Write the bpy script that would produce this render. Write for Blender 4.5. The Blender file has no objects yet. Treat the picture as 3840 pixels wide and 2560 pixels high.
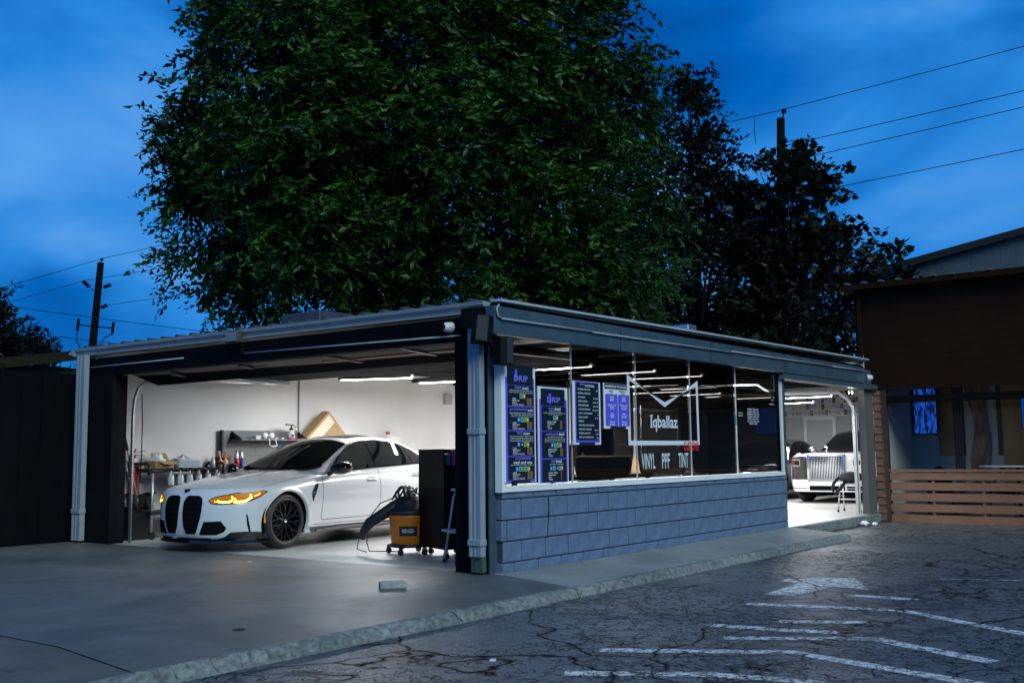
import bpy, bmesh, math, random
from mathutils import Vector, Matrix, geometry
from math import radians as RAD, sin, cos, pi, sqrt

# ------------------------------------------------------------------ camera, sky, sun, exposure
scene = bpy.context.scene
CAM = Vector((-8.0242, -6.2254, 1.1636))
def cam_axes(yaw, pitch, roll):
    f = Vector((cos(pitch)*cos(yaw), cos(pitch)*sin(yaw), sin(pitch)))
    r = Vector((sin(yaw), -cos(yaw), 0.0)); u = r.cross(f)
    return cos(roll)*r + sin(roll)*u, -sin(roll)*r + cos(roll)*u, f
_r, _u, _f = cam_axes(RAD(37.1905), RAD(6.0331), RAD(-0.6357))
cam_data = bpy.data.cameras.new('camera'); cam_data.sensor_width = 36.0
cam_data.lens = 36.0*3904.42/3840.0; cam_data.clip_start = 0.05; cam_data.clip_end = 2000.0
cam = bpy.data.objects.new('camera', cam_data); scene.collection.objects.link(cam)
cam.matrix_world = Matrix(((_r.x, _u.x, -_f.x, CAM.x), (_r.y, _u.y, -_f.y, CAM.y), (_r.z, _u.z, -_f.z, CAM.z), (0, 0, 0, 1)))
scene.camera = cam

world = bpy.data.worlds.new('World'); scene.world = world; world.use_nodes = True
wn = world.node_tree.nodes; wl = world.node_tree.links
for n in list(wn): wn.remove(n)
w_out = wn.new('ShaderNodeOutputWorld'); w_bg = wn.new('ShaderNodeBackground'); w_tc = wn.new('ShaderNodeTexCoord')
w_sky = wn.new('ShaderNodeTexSky'); w_sky.sky_type = 'NISHITA'; w_sky.sun_disc = False
w_sky.sun_elevation = RAD(2.0); w_sky.sun_rotation = RAD(200.0); w_sky.ozone_density = 6.0
w_map = wn.new('ShaderNodeMapping'); w_map.inputs['Scale'].default_value = (1.0, 1.0, 2.0); w_map.inputs['Location'].default_value = (0.35, 0.2, 0.75)
w_no = wn.new('ShaderNodeTexNoise'); w_no.inputs['Scale'].default_value = 2.6; w_no.inputs['Detail'].default_value = 5.0; w_no.inputs['Roughness'].default_value = 0.45; w_no.inputs['Distortion'].default_value = 0.55
w_sep = wn.new('ShaderNodeSeparateXYZ')
w_hz = wn.new('ShaderNodeMapRange'); w_hz.inputs['From Min'].default_value = 0.0; w_hz.inputs['From Max'].default_value = 0.5; w_hz.inputs['To Min'].default_value = 0.13; w_hz.inputs['To Max'].default_value = -0.17
w_add = wn.new('ShaderNodeMath'); w_add.operation = 'ADD'
w_ramp = wn.new('ShaderNodeValToRGB')
cr = w_ramp.color_ramp; cr.elements[0].position = 0.34; cr.elements[0].color = (0.0, 0.058, 0.275, 1)
cr.elements[1].position = 0.68; cr.elements[1].color = (0.10, 0.32, 0.73, 1)
e = cr.elements.new(0.44); e.color = (0.0, 0.105, 0.42, 1)
e = cr.elements.new(0.55); e.color = (0.02, 0.21, 0.62, 1)
w_mix = wn.new('ShaderNodeMix'); w_mix.data_type = 'RGBA'; w_mix.inputs['Factor'].default_value = 0.02
wl.new(w_tc.outputs['Generated'], w_map.inputs['Vector']); wl.new(w_map.outputs['Vector'], w_no.inputs['Vector'])
wl.new(w_tc.outputs['Generated'], w_sep.inputs[0]); wl.new(w_sep.outputs['Z'], w_hz.inputs['Value'])
wl.new(w_no.outputs['Fac'], w_add.inputs[0]); wl.new(w_hz.outputs['Result'], w_add.inputs[1]); wl.new(w_add.outputs[0], w_ramp.inputs['Fac'])
wl.new(w_ramp.outputs['Color'], w_mix.inputs[6]); wl.new(w_sky.outputs['Color'], w_mix.inputs[7])
wl.new(w_mix.outputs[2], w_bg.inputs['Color']); w_bg.inputs['Strength'].default_value = 0.66
wl.new(w_bg.outputs[0], w_out.inputs['Surface'])

SUN_YAW, SUN_EL = 64.0, 36.0        # direction the light travels (yaw) and its height
sun_data = bpy.data.lights.new('sun', 'SUN'); sun_data.energy = 1.4; sun_data.angle = RAD(35.0); sun_data.color = (0.80, 1.0, 0.97)
sun = bpy.data.objects.new('sun', sun_data); scene.collection.objects.link(sun)
sun.rotation_euler = Vector((cos(RAD(SUN_YAW))*cos(RAD(SUN_EL)), sin(RAD(SUN_YAW))*cos(RAD(SUN_EL)), -sin(RAD(SUN_EL)))).to_track_quat('-Z', 'Y').to_euler()

vs = scene.view_settings; vs.view_transform = 'Standard'; vs.look = 'None'; vs.exposure = 0.8; vs.gamma = 1.0; vs.use_curve_mapping = False
scene.render.engine = 'CYCLES'
scene.cycles.use_denoising = True
scene.cycles.max_bounces = 8; scene.cycles.diffuse_bounces = 4; scene.cycles.glossy_bounces = 4; scene.cycles.transparent_max_bounces = 12
scene.cycles.caustics_reflective = False; scene.cycles.caustics_refractive = False; scene.cycles.sample_clamp_indirect = 4.0

# ------------------------------------------------------------------ helpers
COL = scene.collection
rnd = random.Random(7)
MATS = {}
def mat(name, col, rough=0.6, metal=0.0, var=0.0, vscale=3.0, bump=0.0, bscale=60.0, coat=0.0, emit=None, estr=0.0, spec=0.5, col2=None, stretch=None):
    if name in MATS: return MATS[name]
    m = bpy.data.materials.new(name); m.use_nodes = True; MATS[name] = m
    nt = m.node_tree; b = nt.nodes['Principled BSDF']
    b.inputs['Base Color'].default_value = (*col, 1); b.inputs['Roughness'].default_value = rough; b.inputs['Metallic'].default_value = metal
    b.inputs['Specular IOR Level'].default_value = spec; b.inputs['Coat Weight'].default_value = coat
    if emit is not None:
        b.inputs['Emission Color'].default_value = (*emit, 1); b.inputs['Emission Strength'].default_value = estr
    if var or bump:
        tc = nt.nodes.new('ShaderNodeTexCoord'); src = tc.outputs['Object']
        if stretch:
            mp = nt.nodes.new('ShaderNodeMapping'); mp.inputs['Scale'].default_value = stretch
            nt.links.new(src, mp.inputs['Vector']); src = mp.outputs['Vector']
    if var:
        n = nt.nodes.new('ShaderNodeTexNoise'); n.inputs['Scale'].default_value = vscale; n.inputs['Detail'].default_value = 6; n.inputs['Roughness'].default_value = 0.62
        nt.links.new(src, n.inputs['Vector'])
        r = nt.nodes.new('ShaderNodeValToRGB'); r.color_ramp.elements[0].position = 0.3; r.color_ramp.elements[1].position = 0.7
        c2 = col2 if col2 else tuple(c*(1-var) for c in col)
        r.color_ramp.elements[0].color = (*c2, 1); r.color_ramp.elements[1].color = (*[min(1, c*(1+var*0.35)) for c in col], 1)
        nt.links.new(n.outputs['Fac'], r.inputs['Fac']); nt.links.new(r.outputs['Color'], b.inputs['Base Color'])
        rr = nt.nodes.new('ShaderNodeMapRange'); rr.inputs['To Min'].default_value = min(1, rough+0.08); rr.inputs['To Max'].default_value = max(0.03, rough-0.08)
        nt.links.new(n.outputs['Fac'], rr.inputs['Value']); nt.links.new(rr.outputs['Result'], b.inputs['Roughness'])
    if bump:
        n2 = nt.nodes.new('ShaderNodeTexNoise'); n2.inputs['Scale'].default_value = bscale; n2.inputs['Detail'].default_value = 5
        nt.links.new(src, n2.inputs['Vector'])
        bp = nt.nodes.new('ShaderNodeBump'); bp.inputs['Strength'].default_value = bump; bp.inputs['Distance'].default_value = 0.01
        nt.links.new(n2.outputs['Fac'], bp.inputs['Height']); nt.links.new(bp.outputs['Normal'], b.inputs['Normal'])
    return m

class MB:
    """collects shapes; build() links them as one mesh object"""
    def __init__(s): s.v = []; s.f = []
    def add(s, vs, fs):
        o = len(s.v); s.v += [tuple(q) for q in vs]; s.f += [tuple(i+o for i in q) for q in fs]; return s
    def box(s, x0, x1, y0, y1, z0, z1):
        x0, x1 = min(x0, x1), max(x0, x1); y0, y1 = min(y0, y1), max(y0, y1); z0, z1 = min(z0, z1), max(z0, z1)
        return s.add([(x0,y0,z0),(x1,y0,z0),(x1,y1,z0),(x0,y1,z0),(x0,y0,z1),(x1,y0,z1),(x1,y1,z1),(x0,y1,z1)],
                     [(0,3,2,1),(4,5,6,7),(0,1,5,4),(1,2,6,5),(2,3,7,6),(3,0,4,7)])
    def bbox(s, x0, x1, y0, y1, z0, z1, b=0.01):
        """box with chamfered edges"""
        bm = bmesh.new(); bmesh.ops.create_cube(bm, size=1.0)
        for v in bm.verts: v.co = Vector(((x0+x1)/2+v.co.x*abs(x1-x0), (y0+y1)/2+v.co.y*abs(y1-y0), (z0+z1)/2+v.co.z*abs(z1-z0)))
        bmesh.ops.bevel(bm, geom=list(bm.edges), offset=b, segments=1, affect='EDGES', profile=0.5)
        bm.verts.index_update(); s.add([v.co for v in bm.verts], [[v.index for v in f.verts] for f in bm.faces]); bm.free(); return s
    def bar(s, a, b, w, h=None, up=(0,0,1)):
        """box beam from a to b, w wide, h high"""
        a, b = Vector(a), Vector(b); h = h or w; d = (b-a).normalized(); up = Vector(up)
        if abs(d.dot(up)) > 0.98: up = Vector((1,0,0))
        r = d.cross(up).normalized(); u = r.cross(d)
        q = []
        for p in (a, b):
            for sx, sz in ((-1,-1),(1,-1),(1,1),(-1,1)): q.append(p + r*(sx*w/2) + u*(sz*h/2))
        return s.add(q, [(0,1,2,3),(7,6,5,4),(0,4,5,1),(1,5,6,2),(2,6,7,3),(3,7,4,0)])
    def tube(s, pts, r, n=8, cap=True):
        pts = [Vector(q) for q in pts]; rs = r if isinstance(r, (list, tuple)) else [r]*len(pts)
        vs = []; fs = []; prev = None
        for i, q in enumerate(pts):
            d = (pts[min(i+1, len(pts)-1)] - pts[max(i-1, 0)]).normalized()
            if prev is None:
                up = Vector((0,0,1)) if abs(d.z) < 0.9 else Vector((1,0,0)); a = d.cross(up).normalized()
            else: a = (prev - d*prev.dot(d)).normalized()
            prev = a; b = d.cross(a)
            for k in range(n): vs.append(q + (a*cos(2*pi*k/n) + b*sin(2*pi*k/n))*rs[i])
        for i in range(len(pts)-1):
            for k in range(n): fs.append((i*n+k, i*n+(k+1) % n, (i+1)*n+(k+1) % n, (i+1)*n+k))
        if cap: fs.append(tuple(range(n-1, -1, -1))); fs.append(tuple(range((len(pts)-1)*n, len(pts)*n)))
        return s.add(vs, fs)
    def lathe(s, prof, c=(0,0,0), axis='z', n=20, cap=False):
        """prof: list of (radius, height)"""
        vs = []; fs = []
        for (r, h) in prof:
            for k in range(n):
                a = 2*pi*k/n; p, q = r*cos(a), r*sin(a)
                vs.append({'z': (c[0]+p, c[1]+q, c[2]+h), 'y': (c[0]+p, c[1]+h, c[2]+q), 'x': (c[0]+h, c[1]+p, c[2]+q)}[axis])
        for i in range(len(prof)-1):
            for k in range(n): fs.append((i*n+k, i*n+(k+1) % n, (i+1)*n+(k+1) % n, (i+1)*n+k))
        if cap: fs.append(tuple(range(n-1, -1, -1))); fs.append(tuple(range((len(prof)-1)*n, len(prof)*n)))
        return s.add(vs, fs)
    def prism(s, poly, fn, t0, t1):
        """extrude 2-D polygon: fn(a, b, t) -> xyz"""
        n = len(poly); vs = [fn(a, b, t0) for a, b in poly] + [fn(a, b, t1) for a, b in poly]
        return s.add(vs, [tuple(range(n-1, -1, -1)), tuple(range(n, 2*n))] + [(i, (i+1) % n, n+(i+1) % n, n+i) for i in range(n)])
    def grid(s, nu, nv, fn, flip=False):
        vs = [fn(i/nu, j/nv) for i in range(nu+1) for j in range(nv+1)]; fs = []
        for i in range(nu):
            for j in range(nv):
                a = i*(nv+1)+j; q = (a, a+nv+1, a+nv+2, a+1); fs.append(q[::-1] if flip else q)
        return s.add(vs, fs)
    def data(s, name, m=None, smooth=False, fix=True):
        me = bpy.data.meshes.new(name); me.from_pydata([tuple(q) for q in s.v], [], s.f); me.update()
        if fix:
            bm = bmesh.new(); bm.from_mesh(me); bmesh.ops.recalc_face_normals(bm, faces=bm.faces); bm.to_mesh(me); bm.free()
        if smooth:
            for q in me.polygons: q.use_smooth = True
        if m: me.materials.append(m)
        return me
    def build(s, name, m, parent=None, smooth=False, world=True, fix=True, **props):
        """world=True: vertices are in world space, parent an unrotated Empty"""
        o = bpy.data.objects.new(name, s.data(name, m, smooth, fix)); COL.objects.link(o)
        if parent:
            o.parent = parent
            if world: o.matrix_parent_inverse = root_matrix(parent).inverted()
        for k, v in props.items(): o[k] = v
        return o

def root_matrix(o):
    m = Matrix.LocRotScale(o.location, o.rotation_euler, o.scale)
    return root_matrix(o.parent) @ o.matrix_parent_inverse @ m if o.parent else m
def thing(name, label, cat, loc=(0,0,0), rotz=0.0, group=None):
    o = bpy.data.objects.new(name, None); COL.objects.link(o); o.empty_display_size = 0.2
    o.location = loc; o.rotation_euler = (0, 0, rotz); o['label'] = label; o['category'] = cat
    if group: o['group'] = group
    return o
def tag(o, label, cat, group=None):
    o['label'] = label; o['category'] = cat
    if group: o['group'] = group
    return o
def struct(name, mb, m, smooth=False):
    return mb.build(name, m, None, smooth, kind='structure')
def copy_tree(o, parent=None):
    c = o.copy(); COL.objects.link(c); c.parent = parent
    if parent: c.matrix_parent_inverse = o.matrix_parent_inverse.copy()
    for ch in o.children: copy_tree(ch, c)
    return c
def inst(name, me, loc, parent, rot=(0,0,0), scale=(1,1,1)):
    """a part that shares mesh data; loc in world space, parent unrotated"""
    o = bpy.data.objects.new(name, me); COL.objects.link(o); o.parent = parent
    o.matrix_parent_inverse = root_matrix(parent).inverted(); o.location = loc; o.rotation_euler = rot; o.scale = scale
    return o
def text_mesh(txt, size, bold=0.0, sx=1.0, align='LEFT', spacing=1.0, line=1.0):
    """flat lettering as a list of (u, v) triangles"""
    cu = bpy.data.curves.new('lettering', 'FONT'); cu.body = txt; cu.size = size; cu.align_x = align; cu.resolution_u = 2
    cu.offset = bold; cu.space_character = spacing; cu.space_line = line; cu.fill_mode = 'FRONT'
    ob = bpy.data.objects.new('lettering', cu); COL.objects.link(ob)
    me = bpy.data.meshes.new_from_object(ob.evaluated_get(bpy.context.evaluated_depsgraph_get()))
    vs = [(v.co.x*sx, v.co.y) for v in me.vertices]; fs = [tuple(q.vertices) for q in me.polygons]
    bpy.data.objects.remove(ob); bpy.data.curves.remove(cu); bpy.data.meshes.remove(me)
    return vs, fs
def put_text(mb, txt, size, fn, bold=0.0, sx=1.0, align='LEFT', spacing=1.0, line=1.0, fit=None):
    vs, fs = text_mesh(txt, size, bold, sx, align, spacing, line)
    if fit and vs:           # stretch to (width, height)
        x0 = min(v[0] for v in vs); x1 = max(v[0] for v in vs); y0 = min(v[1] for v in vs); y1 = max(v[1] for v in vs)
        vs = [((v[0]-x0)/(x1-x0)*fit[0], (v[1]-y0)/(y1-y0)*fit[1]) for v in vs]
    mb.add([fn(a, b) for a, b in vs], fs)
def rrect(x0, x1, y0, y1, r, n=4):
    pts = []
    for cx, cy, a0 in ((x1-r, y1-r, 0), (x0+r, y1-r, 90), (x0+r, y0+r, 180), (x1-r, y0+r, 270)):
        for k in range(n+1): a = RAD(a0+90*k/n); pts.append((cx+r*cos(a), cy+r*sin(a)))
    return pts
def interp(tab, x):
    if x <= tab[0][0]: return tab[0][1]
    for (a, fa), (b, fb) in zip(tab, tab[1:]):
        if x <= b:
            t = (x-a)/(b-a); return fa+(fb-fa)*t
    return tab[-1][1]
def sinterp(tab, x):
    """smooth (Catmull-Rom) interpolation through a table"""
    if tab[0][0] > tab[-1][0]: tab = tab[::-1]
    n = len(tab)
    if x <= tab[0][0]: return tab[0][1]
    if x >= tab[-1][0]: return tab[-1][1]
    for i in range(n-1):
        if x <= tab[i+1][0]: break
    x0, y0 = tab[i]; x1, y1 = tab[i+1]; h = x1-x0; t = (x-x0)/h
    m0 = (tab[i+1][1]-tab[i-1][1])/(tab[i+1][0]-tab[i-1][0]) if i > 0 else (y1-y0)/h
    m1 = (tab[i+2][1]-tab[i][1])/(tab[i+2][0]-tab[i][0]) if i < n-2 else (y1-y0)/h
    return (2*t**3-3*t**2+1)*y0 + (t**3-2*t**2+t)*h*m0 + (-2*t**3+3*t**2)*y1 + (t**3-t**2)*h*m1
def inside(poly, x, y):
    c = False; j = len(poly)-1
    for i in range(len(poly)):
        xi, yi = poly[i]; xj, yj = poly[j]
        if (yi > y) != (yj > y) and x < (xj-xi)*(y-yi)/(yj-yi)+xi: c = not c
        j = i
    return c
def patch(mb, poly, fn, step=0.04, off=0.003):
    """polygon in 2-D laid on a curved surface fn(a, b) -> xyz, lifted off it by off"""
    pts = []
    for i in range(len(poly)):
        a = Vector(poly[i]); b = Vector(poly[(i+1) % len(poly)]); k = max(1, int((b-a).length/step))
        for q in range(k): pts.append(a+(b-a)*(q/k))
    nb = len(pts); edges = [(i, (i+1) % nb) for i in range(nb)]
    xs = [q.x for q in pts]; ys = [q.y for q in pts]; x = min(xs)+step/2
    while x < max(xs):
        y = min(ys)+step/2
        while y < max(ys):
            if inside(poly, x, y) and min((Vector((x, y))-q).length for q in pts) > step*0.4: pts.append(Vector((x, y)))
            y += step
        x += step
    vo, eo, fo, _, _, _ = geometry.delaunay_2d_cdt(pts, edges, [], 1, 1e-6)
    out = []
    for q in vo:
        p = Vector(fn(q.x, q.y)); e = 1e-3
        du = Vector(fn(q.x+e, q.y))-Vector(fn(q.x-e, q.y)); dv = Vector(fn(q.x, q.y+e))-Vector(fn(q.x, q.y-e))
        n = du.cross(dv)
        if n.length > 1e-12: n.normalize()
        out.append(p + n*off)
    mb.add(out, [tuple(f) for f in fo])
# ------------------------------------------------------------------ ground materials
def crack_mask(nt, vec, scale, width, warp=0.25, seed=0.0):
    """1 on a crack, 0 elsewhere"""
    N, L = nt.nodes, nt.links
    nz = N.new('ShaderNodeTexNoise'); nz.inputs['Scale'].default_value = scale*1.3; nz.inputs['Detail'].default_value = 4; L.new(vec, nz.inputs['Vector'])
    mx = N.new('ShaderNodeMix'); mx.data_type = 'VECTOR'; mx.inputs['Factor'].default_value = warp
    L.new(vec, mx.inputs[4]); L.new(nz.outputs['Color'], mx.inputs[5])
    vo = N.new('ShaderNodeTexVoronoi'); vo.feature = 'DISTANCE_TO_EDGE'; vo.inputs['Scale'].default_value = scale; L.new(mx.outputs[1], vo.inputs['Vector'])
    mr = N.new('ShaderNodeMapRange'); mr.inputs['From Min'].default_value = 0.0; mr.inputs['From Max'].default_value = width; mr.inputs['To Min'].default_value = 1.0; mr.inputs['To Max'].default_value = 0.0; mr.interpolation_type = 'SMOOTHSTEP'
    L.new(vo.outputs['Distance'], mr.inputs['Value']); return mr.outputs['Result']
def area_mask(nt, vec, scale, lo, hi, off=(0,0,0)):
    N, L = nt.nodes, nt.links
    mp = N.new('ShaderNodeMapping'); mp.inputs['Location'].default_value = off; L.new(vec, mp.inputs['Vector'])
    nz = N.new('ShaderNodeTexNoise'); nz.inputs['Scale'].default_value = scale; nz.inputs['Detail'].default_value = 3; L.new(mp.outputs['Vector'], nz.inputs['Vector'])
    mr = N.new('ShaderNodeMapRange'); mr.inputs['From Min'].default_value = lo; mr.inputs['From Max'].default_value = hi; L.new(nz.outputs['Fac'], mr.inputs['Value'])
    return mr.outputs['Result']
def mathn(nt, op, a, b=None):
    m = nt.nodes.new('ShaderNodeMath'); m.operation = op; m.use_clamp = True
    for i, q in enumerate((a, b)):
        if q is None: continue
        if isinstance(q, (int, float)): m.inputs[i].default_value = q
        else: nt.links.new(q, m.inputs[i])
    return m.outputs[0]
def all_cracks(nt, vec):
    """alligator cracking in patches, plus long wandering cracks"""
    fine = mathn(nt, 'MULTIPLY', crack_mask(nt, vec, 7.5, 0.06), area_mask(nt, vec, 0.5, 0.38, 0.48, (3.1, 1.7, 0)))
    mid = mathn(nt, 'MULTIPLY', crack_mask(nt, vec, 4.0, 0.035), area_mask(nt, vec, 0.42, 0.38, 0.5, (0.4, 5.2, 0)))
    big = mathn(nt, 'MULTIPLY', crack_mask(nt, vec, 1.1, 0.02, 0.4), area_mask(nt, vec, 0.3, 0.36, 0.5, (7.7, 2.2, 0)))
    # the band of broken asphalt that runs parallel to the garage wall
    sp = nt.nodes.new('ShaderNodeSeparateXYZ'); nt.links.new(vec, sp.inputs[0])
    d = nt.nodes.new('ShaderNodeMath'); d.operation = 'ADD'; nt.links.new(sp.outputs['Y'], d.inputs[0]); d.inputs[1].default_value = 3.5
    ab = nt.nodes.new('ShaderNodeMath'); ab.operation = 'ABSOLUTE'; nt.links.new(d.outputs[0], ab.inputs[0])
    bd = nt.nodes.new('ShaderNodeMapRange'); bd.inputs['From Min'].default_value = 0.5; bd.inputs['From Max'].default_value = 0.06; nt.links.new(ab.outputs[0], bd.inputs['Value'])
    band = mathn(nt, 'MULTIPLY', crack_mask(nt, vec, 4.6, 0.12), bd.outputs['Result'])
    return mathn(nt, 'MAXIMUM', mathn(nt, 'MAXIMUM', fine, mid), mathn(nt, 'MAXIMUM', big, band))

def asphalt_material():
    m = bpy.data.materials.new('asphalt'); m.use_nodes = True; nt = m.node_tree; N, L = nt.nodes, nt.links; b = N['Principled BSDF']
    tc = N.new('ShaderNodeTexCoord'); vec = tc.outputs['Object']
    big = N.new('ShaderNodeTexNoise'); big.inputs['Scale'].default_value = 0.5; big.inputs['Detail'].default_value = 7; L.new(vec, big.inputs['Vector'])
    fine = N.new('ShaderNodeTexNoise'); fine.inputs['Scale'].default_value = 70; fine.inputs['Detail'].default_value = 4; L.new(vec, fine.inputs['Vector'])
    r1 = N.new('ShaderNodeValToRGB'); r1.color_ramp.elements[0].position = 0.3; r1.color_ramp.elements[1].position = 0.75
    r1.color_ramp.elements[0].color = (0.075, 0.086, 0.095, 1); r1.color_ramp.elements[1].color = (0.16, 0.178, 0.19, 1); L.new(big.outputs['Fac'], r1.inputs['Fac'])
    r2 = N.new('ShaderNodeValToRGB'); r2.color_ramp.elements[0].position = 0.35; r2.color_ramp.elements[1].position = 0.72
    r2.color_ramp.elements[0].color = (0.35, 0.35, 0.35, 1); r2.color_ramp.elements[1].color = (1.6, 1.6, 1.6, 1); L.new(fine.outputs['Fac'], r2.inputs['Fac'])
    mu = N.new('ShaderNodeMix'); mu.data_type = 'RGBA'; mu.blend_type = 'MULTIPLY'; mu.inputs['Factor'].default_value = 1; L.new(r1.outputs[0], mu.inputs[6]); L.new(r2.outputs[0], mu.inputs[7])
    ck = all_cracks(nt, vec)
    mc = N.new('ShaderNodeMix'); mc.data_type = 'RGBA'; L.new(ck, mc.inputs['Factor']); L.new(mu.outputs[2], mc.inputs[6]); mc.inputs[7].default_value = (0.004, 0.0045, 0.0045, 1)
    L.new(mc.outputs[2], b.inputs['Base Color'])
    iv = mathn(nt, 'MULTIPLY', mathn(nt, 'SUBTRACT', 1.0, ck), 0.5); L.new(iv, b.inputs['Specular IOR Level'])
    rr = N.new('ShaderNodeMapRange'); rr.inputs['From Min'].default_value = 0.3; rr.inputs['From Max'].default_value = 0.7; rr.inputs['To Min'].default_value = 0.5; rr.inputs['To Max'].default_value = 0.28; L.new(big.outputs['Fac'], rr.inputs['Value']); L.new(rr.outputs['Result'], b.inputs['Roughness'])
    hs = N.new('ShaderNodeMath'); hs.operation = 'SUBTRACT'; L.new(fine.outputs['Fac'], hs.inputs[0])
    ms = N.new('ShaderNodeMath'); ms.operation = 'MULTIPLY'; L.new(ck, ms.inputs[0]); ms.inputs[1].default_value = 0.7; L.new(ms.outputs[0], hs.inputs[1])
    bp = N.new('ShaderNodeBump'); bp.inputs['Strength'].default_value = 0.9; bp.inputs['Distance'].default_value = 0.012; L.new(hs.outputs[0], bp.inputs['Height']); L.new(bp.outputs['Normal'], b.inputs['Normal'])
    return m
def paint_material():
    m = bpy.data.materials.new('worn_road_paint'); m.use_nodes = True; nt = m.node_tree; N, L = nt.nodes, nt.links; b = N['Principled BSDF']
    tc = N.new('ShaderNodeTexCoord'); vec = tc.outputs['Object']
    ck = all_cracks(nt, vec)
    wear = N.new('ShaderNodeTexNoise'); wear.inputs['Scale'].default_value = 14; wear.inputs['Detail'].default_value = 8; wear.inputs['Roughness'].default_value = 0.75; L.new(vec, wear.inputs['Vector'])
    wm = N.new('ShaderNodeMapRange'); wm.inputs['From Min'].default_value = 0.37; wm.inputs['From Max'].default_value = 0.53; wm.inputs['To Max'].default_value = 0.92; L.new(wear.outputs['Fac'], wm.inputs['Value'])
    al = mathn(nt, 'MULTIPLY', wm.outputs['Result'], mathn(nt, 'SUBTRACT', 1.0, ck)); L.new(al, b.inputs['Alpha'])
    b.inputs['Base Color'].default_value = (0.72, 0.75, 0.76, 1); b.inputs['Roughness'].default_value = 0.5
    fine = N.new('ShaderNodeTexNoise'); fine.inputs['Scale'].default_value = 95; L.new(vec, fine.inputs['Vector'])
    bp = N.new('ShaderNodeBump'); bp.inputs['Strength'].default_value = 0.5; bp.inputs['Distance'].default_value = 0.01; L.new(fine.outputs['Fac'], bp.inputs['Height']); L.new(bp.outputs['Normal'], b.inputs['Normal'])
    return m
def concrete_material(name, c1, c2, rough, spots=True, edge=False):
    m = bpy.data.materials.new(name); m.use_nodes = True; nt = m.node_tree; N, L = nt.nodes, nt.links; b = N['Principled BSDF']
    tc = N.new('ShaderNodeTexCoord'); vec = tc.outputs['Object']
    big = N.new('ShaderNodeTexNoise'); big.inputs['Scale'].default_value = 0.9; big.inputs['Detail'].default_value = 9; big.inputs['Roughness'].default_value = 0.66; big.inputs['Distortion'].default_value = 0.6; L.new(vec, big.inputs['Vector'])
    r1 = N.new('ShaderNodeValToRGB'); r1.color_ramp.elements[0].position = 0.28; r1.color_ramp.elements[1].position = 0.72
    r1.color_ramp.elements[0].color = (*c1, 1); r1.color_ramp.elements[1].color = (*c2, 1); L.new(big.outputs['Fac'], r1.inputs['Fac'])
    out = r1.outputs[0]
    if spots:
        sp = N.new('ShaderNodeTexVoronoi'); sp.inputs['Scale'].default_value = 1.7; L.new(vec, sp.inputs['Vector'])
        sr = N.new('ShaderNodeMapRange'); sr.inputs['From Min'].default_value = 0.03; sr.inputs['From Max'].default_value = 0.075; sr.inputs['To Min'].default_value = 0.75; sr.inputs['To Max'].default_value = 0.0; L.new(sp.outputs['Distance'], sr.inputs['Value'])
        sm = N.new('ShaderNodeMix'); sm.data_type = 'RGBA'; L.new(sr.outputs['Result'], sm.inputs['Factor']); L.new(out, sm.inputs[6]); sm.inputs[7].default_value = (0.03, 0.032, 0.035, 1); out = sm.outputs[2]
        st = area_mask(nt, vec, 0.8, 0.56, 0.74, (2.3, 4.4, 0))
        s2 = N.new('ShaderNodeMix'); s2.data_type = 'RGBA'; s2.blend_type = 'MULTIPLY'; fm = mathn(nt, 'MULTIPLY', st, 0.55); L.new(fm, s2.inputs['Factor']); L.new(out, s2.inputs[6]); s2.inputs[7].default_value = (0.45, 0.47, 0.5, 1); out = s2.outputs[2]
    fine = N.new('ShaderNodeTexNoise'); fine.inputs['Scale'].default_value = 130 if not edge else 22; fine.inputs['Detail'].default_value = 6; L.new(vec, fine.inputs['Vector'])
    fr = N.new('ShaderNodeMapRange'); fr.inputs['From Min'].default_value = 0.3; fr.inputs['From Max'].default_value = 0.7; fr.inputs['To Min'].default_value = 0.75 if not edge else 0.45; fr.inputs['To Max'].default_value = 1.15; L.new(fine.outputs['Fac'], fr.inputs['Value'])
    mu = N.new('ShaderNodeMix'); mu.data_type = 'RGBA'; mu.blend_type = 'MULTIPLY'; mu.inputs['Factor'].default_value = 1; L.new(out, mu.inputs[6]); L.new(fr.outputs['Result'], mu.inputs[7])
    L.new(mu.outputs[2], b.inputs['Base Color'])
    rr = N.new('ShaderNodeMapRange'); rr.inputs['To Min'].default_value = rough+0.15; rr.inputs['To Max'].default_value = rough-0.15; L.new(big.outputs['Fac'], rr.inputs['Value']); L.new(rr.outputs['Result'], b.inputs['Roughness'])
    bp = N.new('ShaderNodeBump'); bp.inputs['Strength'].default_value = 0.25 if not edge else 0.9; bp.inputs['Distance'].default_value = 0.008 if not edge else 0.03; L.new(fine.outputs['Fac'], bp.inputs['Height']); L.new(bp.outputs['Normal'], b.inputs['Normal'])
    return m
M_ASPH = asphalt_material(); M_PAINT = paint_material()
M_SLAB = concrete_material('driveway_concrete', (0.052, 0.057, 0.058), (0.155, 0.158, 0.152), 0.5)
M_WALK = concrete_material('sidewalk_concrete', (0.17, 0.185, 0.185), (0.29, 0.30, 0.29), 0.65)
M_ROUGH = concrete_material('old_concrete', (0.055, 0.055, 0.052), (0.12, 0.118, 0.11), 0.7)
M_KERB = concrete_material('kerb_concrete', (0.10, 0.12, 0.115), (0.30, 0.315, 0.30), 0.8, spots=False, edge=True)
M_FLOOR = concrete_material('garage_floor_paint', (0.36, 0.355, 0.34), (0.52, 0.51, 0.49), 0.38)

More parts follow.
